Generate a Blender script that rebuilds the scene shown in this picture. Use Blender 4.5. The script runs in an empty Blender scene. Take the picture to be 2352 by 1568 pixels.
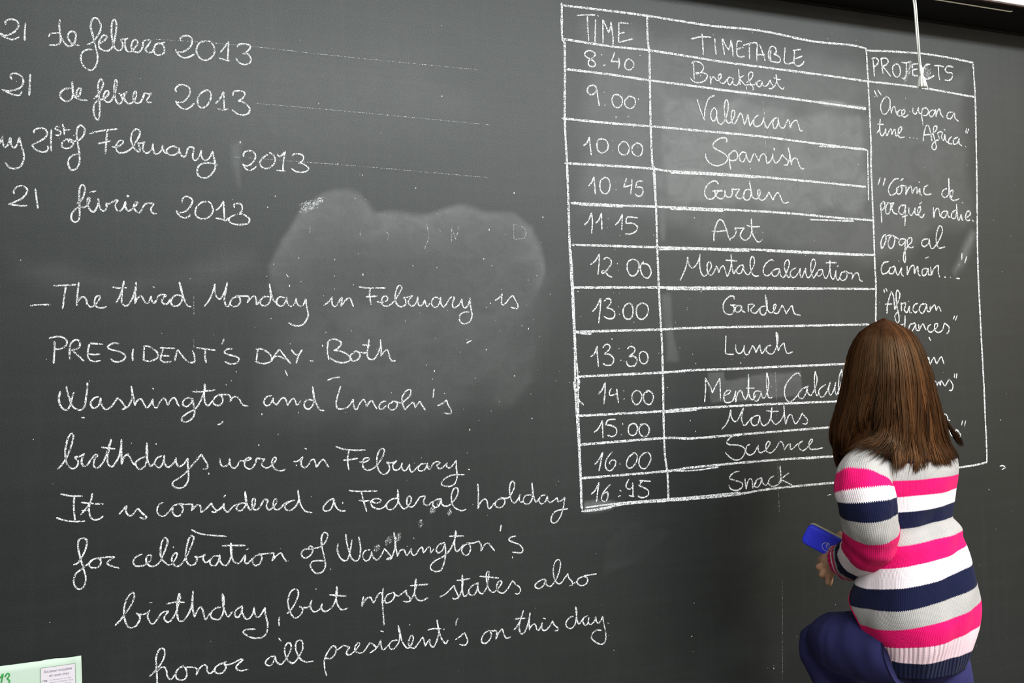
import bpy, bmesh, math, random
import numpy as np
from mathutils import Vector, Matrix, noise as mnoise
random.seed(7); rng = np.random.default_rng(7)
SC = bpy.context.scene; COL = SC.collection
PI = math.pi

# ---------------------------------------------------------------- camera, world, lights, exposure
cam = bpy.data.cameras.new('camera'); camo = bpy.data.objects.new('camera', cam); COL.objects.link(camo)
cam.sensor_width = 36.0; cam.lens = 1750.0/2352*36.0; cam.clip_start = .02
CR, CU, CF = Vector((0.946410, -0.321572, -0.029988)), Vector((0.020995, -0.031398, 0.999286)), Vector((0.322284, 0.946364, 0.022964))
M = Matrix.Identity(4)
for i in range(3):
    M[i][0] = CR[i]; M[i][1] = CU[i]; M[i][2] = -CF[i]
M.translation = Vector((0, -1.5, 1.22)); camo.matrix_world = M
SC.camera = camo
SC.view_settings.view_transform = 'Standard'; SC.view_settings.look = 'None'
SC.view_settings.gamma = 1.0; SC.view_settings.use_curve_mapping = False
SC.view_settings.exposure = 0.4
w = bpy.data.worlds.new('world'); SC.world = w; w.use_nodes = True
w.node_tree.nodes['Background'].inputs[0].default_value = (.75, .85, 1, 1)
w.node_tree.nodes['Background'].inputs[1].default_value = .3
def area(name, loc, target, sx, sy, power, col=(1, 1, 1)):
    l = bpy.data.lights.new(name, 'AREA'); l.shape = 'RECTANGLE'; l.size = sx; l.size_y = sy; l.energy = power; l.color = col
    o = bpy.data.objects.new(name, l); COL.objects.link(o); o.location = loc
    d = Vector(target)-Vector(loc); o.rotation_euler = d.to_track_quat('-Z', 'Y').to_euler(); return o
# fluorescent ceiling rows of the classroom and daylight from the windows in the right wall
area("ceiling_tube_front", (1.6, -2.7, 2.95), (1.6, -2.2, 0), 5.4, .7, 300, (.95, 1, 1))
area('ceiling_tube_rear', (1.5, -5.0, 2.95), (1.5, -4.8, 0), 3.2, .7, 40, (.95, 1, 1))
area('window_daylight', (4.38, -4.6, 1.75), (.9, -.4, 1.2), 2.4, 1.4, 45, (1, .95, .88))

# ---------------------------------------------------------------- helpers
def lin(r, g, b):
    f = lambda c: (c/255)/12.92 if c/255 <= .04045 else ((c/255+.055)/1.055)**2.4
    return (f(r), f(g), f(b), 1)
class NT:
    def __init__(s, name):
        s.m = bpy.data.materials.new(name); s.m.use_nodes = True; s.t = s.m.node_tree; s.n = s.t.nodes
        s.b = s.n['Principled BSDF']; s.out = s.n['Material Output']
    def new(s, typ, **kw):
        n = s.n.new(typ)
        for k, v in kw.items(): setattr(n, k, v)
        return n
    def ln(s, a, b): s.t.links.new(a, b)
    def val(s, sock, v):
        if isinstance(v, (int, float)): sock.default_value = v
        else: s.ln(v, sock)
    def math(s, op, a, b=0., c=None, clamp=False):
        n = s.new('ShaderNodeMath', operation=op); n.use_clamp = clamp
        s.val(n.inputs[0], a); s.val(n.inputs[1], b)
        if c is not None: s.val(n.inputs[2], c)
        return n.outputs[0]
    def noise(s, vec, scale, detail=2., rough=.5, dist=0.):
        n = s.new('ShaderNodeTexNoise'); n.inputs['Scale'].default_value = scale; n.inputs['Detail'].default_value = detail
        n.inputs['Roughness'].default_value = rough; n.inputs['Distortion'].default_value = dist
        if vec is not None: s.ln(vec, n.inputs['Vector'])
        return n.outputs['Fac']
    def mapping(s, vec, scale=(1, 1, 1), loc=(0, 0, 0)):
        n = s.new('ShaderNodeMapping'); s.ln(vec, n.inputs[0]); n.inputs['Scale'].default_value = scale; n.inputs['Location'].default_value = loc
        return n.outputs[0]
    def obj(s): return s.new('ShaderNodeTexCoord').outputs['Object']
    def rng(s, v, a, b, c=0., d=1.):
        n = s.new('ShaderNodeMapRange'); n.clamp = True; s.ln(v, n.inputs[0])
        for i, x in enumerate((a, b, c, d)): n.inputs[i+1].default_value = x
        return n.outputs[0]
    def mix(s, f, a, b):
        n = s.new('ShaderNodeMix', data_type='RGBA'); s.val(n.inputs[0], f)
        for sock, v in ((n.inputs[6], a), (n.inputs[7], b)):
            if isinstance(v, tuple): sock.default_value = v
            else: s.ln(v, sock)
        return n.outputs[2]
    def bump(s, h, strength=.3, dist=.001):
        n = s.new('ShaderNodeBump'); n.inputs['Strength'].default_value = strength; n.inputs['Distance'].default_value = dist
        s.ln(h, n.inputs['Height']); s.ln(n.outputs[0], s.b.inputs['Normal'])
def plain(name, col, rough=.6, spec=.5, nscale=0, namp=.12, bump=0, metal=0):
    t = NT(name); t.b.inputs['Roughness'].default_value = rough; t.b.inputs['Specular IOR Level'].default_value = spec
    t.b.inputs['Metallic'].default_value = metal
    if nscale:
        f = t.noise(t.obj(), nscale, 4)
        dark = tuple(c*(1-namp) for c in col[:3])+(1,); lite = tuple(min(1, c*(1+namp)) for c in col[:3])+(1,)
        t.ln(t.mix(f, dark, lite), t.b.inputs['Base Color'])
        if bump: t.bump(f, .4, bump)
    else: t.b.inputs['Base Color'].default_value = col
    return t.m
def build(name, verts, faces, mat, parent=None, smooth=True, uvs=None, uvs2=None):
    me = bpy.data.meshes.new(name); me.from_pydata([tuple(v) for v in verts], [], faces); me.update()
    if smooth: me.polygons.foreach_set('use_smooth', [True]*len(me.polygons))
    if uvs is not None:
        li = np.zeros(len(me.loops), dtype=np.int32); me.loops.foreach_get('vertex_index', li)
        lay = me.uv_layers.new(name='UVMap'); lay.data.foreach_set('uv', np.asarray(uvs, dtype=np.float32)[li].ravel())
    for m in (mat if isinstance(mat, list) else [mat]): me.materials.append(m)
    o = bpy.data.objects.new(name, me); COL.objects.link(o)
    if parent: o.parent = parent
    return o
def frombm(name, bm, mat, parent=None, smooth=False):
    me = bpy.data.meshes.new(name); bmesh.ops.recalc_face_normals(bm, faces=bm.faces); bm.to_mesh(me); bm.free()
    if smooth: me.polygons.foreach_set('use_smooth', [True]*len(me.polygons))
    me.materials.append(mat); o = bpy.data.objects.new(name, me); COL.objects.link(o)
    if parent: o.parent = parent
    return o
def box(name, lo, hi, mat, parent=None, bev=0., seg=2):
    bm = bmesh.new(); bmesh.ops.create_cube(bm, size=1)
    for v in bm.verts: v.co = Vector(((lo[i]+hi[i])/2+v.co[i]*(hi[i]-lo[i]) for i in range(3)))
    if bev: bmesh.ops.bevel(bm, geom=bm.edges[:], offset=bev, segments=seg, affect='EDGES')
    return frombm(name, bm, mat, parent)
def thing(name, label, cat, loc=(0, 0, 0), rot=None):
    o = bpy.data.objects.new(name, None); o.empty_display_size = .05; COL.objects.link(o); o.location = loc
    if rot is not None: o.rotation_euler = rot
    o['label'] = label; o['category'] = cat; return o
def catmull(pts, step):
    """dense points through pts (n x d), centripetal-free uniform spline"""
    p = np.asarray(pts, float)
    if len(p) == 2:
        n = max(2, int(np.linalg.norm(p[1]-p[0])/step)+1); t = np.linspace(0, 1, n)[:, None]; return p[0]*(1-t)+p[1]*t
    q = np.vstack([2*p[0]-p[1], p, 2*p[-1]-p[-2]]); out = []
    for i in range(1, len(q)-2):
        a, b, c, d = q[i-1], q[i], q[i+1], q[i+2]; n = max(2, int(np.linalg.norm(c-b)/step)+1)
        t = np.linspace(0, 1, n, endpoint=False)[:, None]
        out.append(.5*((2*b)+(-a+c)*t+(2*a-5*b+4*c-d)*t**2+(-a+3*b-3*c+d)*t**3))
    out.append(p[-1:]); return np.vstack(out)
def frames(path):
    path = np.asarray(path, float); T = np.gradient(path, axis=0); T /= np.linalg.norm(T, axis=1)[:, None]+1e-12
    N = []; n = np.cross(T[0], (0, 0, 1)); n = n if np.linalg.norm(n) > .2 else np.cross(T[0], (0, 1, 0)); n /= np.linalg.norm(n)
    for t in T:
        n = n-t*np.dot(n, t); n /= np.linalg.norm(n)+1e-12; N.append(n)
    N = np.array(N); return T, N, np.cross(T, N)
def tube_geo(path, rad, sides=12, cap=True, flat=1.):
    path = np.asarray(path, float); rad = np.broadcast_to(np.asarray(rad, float), (len(path),)); T, N, B = frames(path)
    a = np.arange(sides)*2*PI/sides; V = []; Fc = []
    for p, r, n, b in zip(path, rad, N, B): V += [p+n*r*math.cos(x)+b*r*flat*math.sin(x) for x in a]
    L = len(path)
    for i in range(L-1):
        for j in range(sides):
            k = (j+1) % sides; Fc.append((i*sides+j, i*sides+k, (i+1)*sides+k, (i+1)*sides+j))
    if cap: Fc.append(tuple(range(sides))[::-1]); Fc.append(tuple((L-1)*sides+j for j in range(sides)))
    return V, Fc
class Geo:
    def __init__(s): s.V = []; s.F = []
    def add(s, V, Fc):
        o = len(s.V); s.V += [tuple(v) for v in V]; s.F += [tuple(i+o for i in f) for f in Fc]; return s
    def tube(s, path, rad, sides=12, step=None, flat=1.):
        path = np.asarray(path, float); rad = np.broadcast_to(np.asarray(rad, float), (len(path),))
        if step:
            q = catmull(np.hstack([path, rad[:, None]]), step); path, rad = q[:, :3], q[:, 3]
        # rounded ends
        T, N, B = frames(path); e0 = [path[0]-T[0]*rad[0]*c for c in (.95, .7)]; e1 = [path[-1]+T[-1]*rad[-1]*c for c in (.7, .95)]
        P_ = np.vstack([e0, path, e1]); R_ = np.concatenate([[rad[0]*.3, rad[0]*.72], rad, [rad[-1]*.72, rad[-1]*.3]])
        return s.add(*tube_geo(P_, R_, sides, True, flat))
    def ball(s, c, r, rot=None, n=24, fn=None):
        V = []; Fc = []; m = n//2
        for i in range(m+1):
            th = PI*i/m
            for j in range(n):
                ph = 2*PI*j/n; u = Vector((math.sin(th)*math.cos(ph), math.sin(th)*math.sin(ph), math.cos(th)))
                if fn: u = fn(u)
                v = Vector((u[0]*r[0], u[1]*r[1], u[2]*r[2]))
                if rot is not None: v = rot @ v
                V.append(Vector(c)+v)
        for i in range(m):
            for j in range(n):
                k = (j+1) % n; Fc.append((i*n+j, (i+1)*n+j, (i+1)*n+k, i*n+k))
        return s.add(V, Fc)
    def done(s, name, mat, parent=None, off=(0, 0, 0), smooth=True):
        return build(name, [(v[0]-off[0], v[1]-off[1], v[2]-off[2]) for v in s.V], s.F, mat, parent, smooth)

# ---------------------------------------------------------------- materials
def board_mat():
    t = NT('chalkboard_green'); ob = t.obj(); at = t.new('ShaderNodeAttribute', attribute_name='dust')
    grain = t.noise(ob, 900, 2, .6); wipe_h = t.noise(t.mapping(ob, (1.2, 1, 26)), 2.2, 5, .62, .4)
    wipe_v = t.noise(t.mapping(ob, (34, 1, 1.1)), 1.5, 5, .62, .3); cloud = t.noise(ob, 2.4, 4, .55)
    mid = t.noise(t.mapping(ob, (7, 1, 9)), 2.5, 5, .65, .8)
    d = t.math('MULTIPLY', at.outputs['Fac'], t.math('MULTIPLY_ADD', mid, 1.5, .25))
    base = t.math('MULTIPLY', t.rng(cloud, .3, .75), .008)
    base = t.math('ADD', base, t.math('MULTIPLY', t.rng(wipe_h, .45, .8), .0065))
    base = t.math('ADD', base, t.math('MULTIPLY', t.rng(wipe_v, .5, .85), .0075))
    d = t.math('ADD', d, base); d = t.math('MULTIPLY', d, t.math('MULTIPLY_ADD', grain, 1.5, .25), clamp=True)
    t.ln(t.mix(d, (.0066, .0086, .0082, 1), (.60, .60, .60, 1)), t.b.inputs['Base Color'])
    t.b.inputs['Roughness'].default_value = .5; g2 = t.noise(ob, 620, 2, .7); t.ln(t.math('MULTIPLY_ADD', t.rng(g2, .25, .75), .55, .23), t.b.inputs['Specular IOR Level'])
    t.bump(grain, .35, .0004); return t.m
def chalk_mat(name, lo, hi, col=(.86, .86, .87, 1)):
    t = NT(name); ob = t.obj(); g = t.noise(ob, 620, 2, .6); g2 = t.noise(ob, 120, 1)
    g = t.math('ADD', g, t.math('MULTIPLY_ADD', g2, .25, -.125))
    a = t.rng(g, lo, hi); t.b.inputs['Base Color'].default_value = col; t.b.inputs['Roughness'].default_value = .95
    t.b.inputs['Specular IOR Level'].default_value = .1; t.ln(a, t.b.inputs['Alpha']); return t.m
MB = board_mat(); MCH = chalk_mat('white_chalk', .38, .58); MCF = chalk_mat('rubbed_chalk', .50, .70, (.7, .7, .72, 1)); MCG = chalk_mat('thick_chalk', .38, .58)
M_BLACK = plain('black_lacquer_and_shade', (.006, .006, .006, 1), .7, .2, 30, .2); M_ALU = plain('aluminium', (.6, .6, .6, 1), .35, .5, 60, .1, metal=1)
M_SCRW = plain('white_enamel', (.82, .82, .82, 1), .4, .5, 12, .04); M_CORD = plain('cotton_cord', (.78, .77, .72, 1), .9, .2, 200, .15, .0005)
M_WIRE = plain('cream_wire', (.95, .88, .74, 1), .3, .5, 50, .1); M_STRIP = plain('brown_strip', (.06, .025, .018, 1), .5, .4, 40, .2)
M_WALL = plain('painted_wall', (.50, .49, .46, 1), .85, .3, 6, .05, .001); M_CEIL = plain('ceiling_paint', (.62, .62, .61, 1), .9, .2, 5, .04)
M_FLOOR = plain('floor_tile', (.07, .06, .05, 1), .5, .4, 8, .25)

# ---------------------------------------------------------------- room
def struct(o): o['kind'] = 'structure'; return o
struct(box('floor', (-3.6, -6.6, -.1), (4.5, .15, 0), M_FLOOR))
struct(box('ceiling', (-3.6, -6.6, 3.0), (4.5, .15, 3.1), M_CEIL))
struct(box('wall_front', (-3.6, .035, 0), (4.5, .15, 3.0), M_WALL))
struct(box('wall_left', (-3.7, -6.6, 0), (-3.6, .15, 3.0), M_WALL))
struct(box('wall_rear', (-3.6, -6.7, 0), (4.5, -6.6, 3.0), M_WALL))
struct(box('wall_right', (4.5, -6.6, 0), (4.6, .15, 3.0), plain('tan_wall', (.36, .27, .17, 1), .85, .3, 6, .05, .001)))

# ---------------------------------------------------------------- chalkboard and its writing
board = thing('chalkboard', 'large dark green chalkboard covered in white handwriting and a chalk timetable', 'chalkboard', (0.9, 0, .22))
BX0, BX1, BZ0, BZ1 = -1.5, 3.3, .22, 2.061
OFF = Vector((.9, 0, .22))
def sdist(poly, X, Z):
    """signed distance, positive inside"""
    P_ = np.array(poly, float); d = np.full(X.shape, 1e9); ins = np.zeros(X.shape, bool); n = len(P_)
    for i in range(n):
        a, b = P_[i], P_[(i+1) % n]; e = b-a; L = (e@e)+1e-12
        t = np.clip(((X-a[0])*e[0]+(Z-a[1])*e[1])/L, 0, 1)
        d = np.minimum(d, np.hypot(X-a[0]-t*e[0], Z-a[1]-t*e[1]))
        c = (a[1] > Z) != (b[1] > Z); xi = a[0]+(Z-a[1])*(b[0]-a[0])/((b[1]-a[1]) if abs(b[1]-a[1]) > 1e-9 else 1e-9); ins ^= c & (X < xi)
    return np.where(ins, d, -d)
SMEARS = [
(0.105, 0.0174, 0.0522, 1.247, 1.491, [(0.0184, 1.409), (0.0391, 1.4669), (0.084, 1.5264), (0.1332, 1.5535), (0.2082, 1.5602), (0.2316, 1.5448), (0.2397, 1.5252), (0.3201, 1.5334), (0.4382, 1.5341), (0.5234, 1.5316), (0.5793, 1.5123), (0.5938, 1.4432), (0.6053, 1.4016), (0.5858, 1.3507), (0.5352, 1.296), (0.439, 1.2525), (0.2602, 1.2565), (0.1432, 1.2843), (0.0477, 1.3187)]),
(0.045, 0.1384, 0.0, 0, 0, [(-0.0129, 1.3843), (0.3536, 1.4568), (0.7008, 1.4639), (0.5578, 1.0947), (0.2543, 1.034), (-0.019, 1.0933)]),
(0.03, 0.0362, 0.0, 0, 0, [(0.4481, 1.2434), (0.5683, 1.268), (0.5699, 1.1672), (0.5192, 1.0968), (0.4347, 1.1102)]),
(0.1, 0.0416, 0.0, 0, 0, [(0.8639, 1.8305), (1.4583, 1.8177), (1.4738, 1.7201), (1.4705, 1.5231), (0.8639, 1.5455)]),
(0.05, 0.0631, 0.0, 0, 0, [(0.6672, 1.9748), (1.4587, 1.9604), (1.8209, 1.9625), (1.8265, 1.533), (1.457, 1.3924), (0.6617, 1.5195)]),
(0.07, 0.005, 0.0, 0, 0, [(0.975, 1.1793), (1.0247, 1.1796), (1.0275, 1.1615), (1.2366, 1.1726), (1.2402, 1.1154), (1.0626, 1.103), (0.9833, 1.1037)]),
(0.1, 0.0228, 0.0, 0, 0, [(1.6992, 1.4163), (1.7958, 1.5322), (1.8258, 1.5214), (1.774, 1.417), (1.7257, 1.3599)]),
(0.025, 0.0622, 0.0, 0, 0, [(-0.4027, 1.4415), (-0.2028, 1.4143), (0.0196, 1.4665), (0.057, 1.3846), (-0.2043, 1.3211), (-0.4036, 1.3673)]),
(0.02, 0.1671, 0.0, 0, 0, [(-0.2301, 1.8819), (0.3673, 1.9385), (0.5975, 1.7038), (0.2686, 1.5767), (-0.0558, 1.5131), (-0.2338, 1.6468)]),
(0.07, 0.0163, 0.0, 0, 0, [(-0.0419, 1.6437), (-0.0035, 1.6544), (0.0018, 1.5397), (-0.0328, 1.5343)]),
(0.012, 0.0152, 0.0285, 0, 0, [(0.7089, 0.8249), (0.7726, 0.8512), (0.8475, 0.8439), (0.8797, 0.8263), (0.8459, 0.801), (0.7693, 0.7621), (0.6957, 0.7427)]),
(0.16, 0.0063, 0.0, 0, 0, [(1.0525, 1.833), (1.4657, 1.8292), (1.4648, 1.8116), (1.0939, 1.8242)]),
(0.16, 0.006, 0.0, 0, 0, [(0.9229, 1.6288), (1.1215, 1.6285), (1.1099, 1.6403), (0.9234, 1.6407)]),
(0.14, 0.0056, 0.0, 0, 0, [(0.6609, 0.913), (0.764, 0.904), (0.7215, 0.8871), (0.66, 0.8872)]),
(0.06, 0.0117, 0.0, 0, 0, [(0.8561, 1.6284), (0.8894, 1.6301), (0.8885, 1.4677), (0.8631, 1.4672)]),
(0.05, 0.0117, 0.0, 0, 0, [(0.8622, 1.3599), (0.8954, 1.3599), (0.9059, 1.2031), (0.8726, 1.2041)])]
def sst(x): x = np.clip(x, 0, 1); return x*x*(3-2*x)
nx, nz = 620, 360
gx = np.concatenate([[BX0], np.linspace(-.5, 2.15, nx), [BX1]]); gz = np.concatenate([[BZ0], np.linspace(.3, BZ1-.02, nz), [BZ1]])
X, Z = np.meshgrid(gx, gz); D = np.zeros(X.shape)
for amp, soft, decay, zf0, zf1, poly in SMEARS:
    wob = .008*np.sin(X*23+Z*11)+.006*np.sin(X*51-Z*37)
    s = sdist(poly, X, Z)+wob*min(1, soft/.02); m = sst(s/soft)
    if decay: m = m*(.34+.66*np.exp(-np.clip(s, 0, None)/decay))*(1+.22*np.sin(X*9+2*np.sin(Z*14+X*5))*np.sin(Z*13+1.7*np.sin(X*8)))
    if zf1 > zf0: m = m*(.15+.85*sst((Z-zf0)/(zf1-zf0)))
    D = np.maximum(D, amp*m)+.25*np.minimum(D, amp*m)
W_ = len(gx); H_ = len(gz)
Vb = np.stack([X.ravel()-OFF.x, np.zeros(X.size), Z.ravel()-OFF.z], 1)
idx = np.arange(W_*H_).reshape(H_, W_); Fb = np.stack([idx[:-1, :-1], idx[:-1, 1:], idx[1:, 1:], idx[1:, :-1]], -1).reshape(-1, 4)
nF = len(Vb); Vb = Vb.tolist(); Fb = Fb.tolist()
Vb += [(BX0-OFF.x, .03, BZ0-OFF.z), (BX1-OFF.x, .03, BZ0-OFF.z), (BX1-OFF.x, .03, BZ1-OFF.z), (BX0-OFF.x, .03, BZ1-OFF.z)]
c0, c1, c2, c3 = int(idx[0, 0]), int(idx[0, -1]), int(idx[-1, -1]), int(idx[-1, 0])
Fb += [[nF+3, nF+2, nF+1, nF], [c1, c0]+[nF, nF+1] if False else [c0, nF, nF+1, c1], [c1, nF+1, nF+2, c2], [c2, nF+2, nF+3, c3], [c3, nF+3, nF, c0]]
surf = build('writing_surface', Vb, Fb, MB, board, smooth=False)
at = surf.data.attributes.new('dust', 'FLOAT', 'POINT'); at.data.foreach_set('value', np.concatenate([D.ravel(), np.zeros(4)]).astype(np.float32))
def rail(lo, hi, m=None):
    o = box('frame_rail', (lo[0]-OFF.x, lo[1], lo[2]-OFF.z), (hi[0]-OFF.x, hi[1], hi[2]-OFF.z), m or M_ALU, board, .003)
rail((BX0-.04, -.012, BZ0-.04), (BX1+.04, .034, BZ0)); rail((BX0-.04, -.008, BZ1), (BX1+.04, .034, BZ1+.0055), M_BLACK)
rail((BX0-.04, -.012, BZ0), (BX0, .034, BZ1+.0055)); rail((BX1, -.012, BZ0), (BX1+.04, .034, BZ1+.0055))
SCOUNT = 0
def ribbon(g, pts, width, jit=.16):
    global SCOUNT
    SCOUNT += 1; p = catmull(pts, .0022 if width < .008 else .004); 
    if len(p) < 2: return
    y = -(.00035+(SCOUNT % 150)*5e-6); t = np.gradient(p, axis=0); t /= np.linalg.norm(t, axis=1)[:, None]+1e-12
    n = np.stack([-t[:, 1], t[:, 0]], 1); L = len(p); k = np.arange(L)
    w1 = np.array([mnoise.noise((SCOUNT*7.3, i*.35, 0)) for i in range(L)]); w2 = np.array([mnoise.noise((SCOUNT*3.1+50, i*.08, 0)) for i in range(L)])
    w = width*.5*(1+jit*1.6*w1+jit*1.3*w2); e = np.minimum(k, L-1-k); w = w*np.where(e == 0, .55, 1.)
    p = np.vstack([p[0]-t[0]*width*.22, p, p[-1]+t[-1]*width*.22]); n = np.vstack([n[0], n, n[-1]]); w = np.concatenate([[w[0]*.35], w, [w[-1]*.35]])
    A = p+n*w[:, None]; B = p-n*w[:, None]; V = []
    for a, b in zip(A, B): V += [(a[0]-OFF.x, y, a[1]-OFF.z), (b[0]-OFF.x, y, b[1]-OFF.z)]
    g.add(V, [(2*i, 2*i+1, 2*i+3, 2*i+2) for i in range(len(p)-1)])
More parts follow.
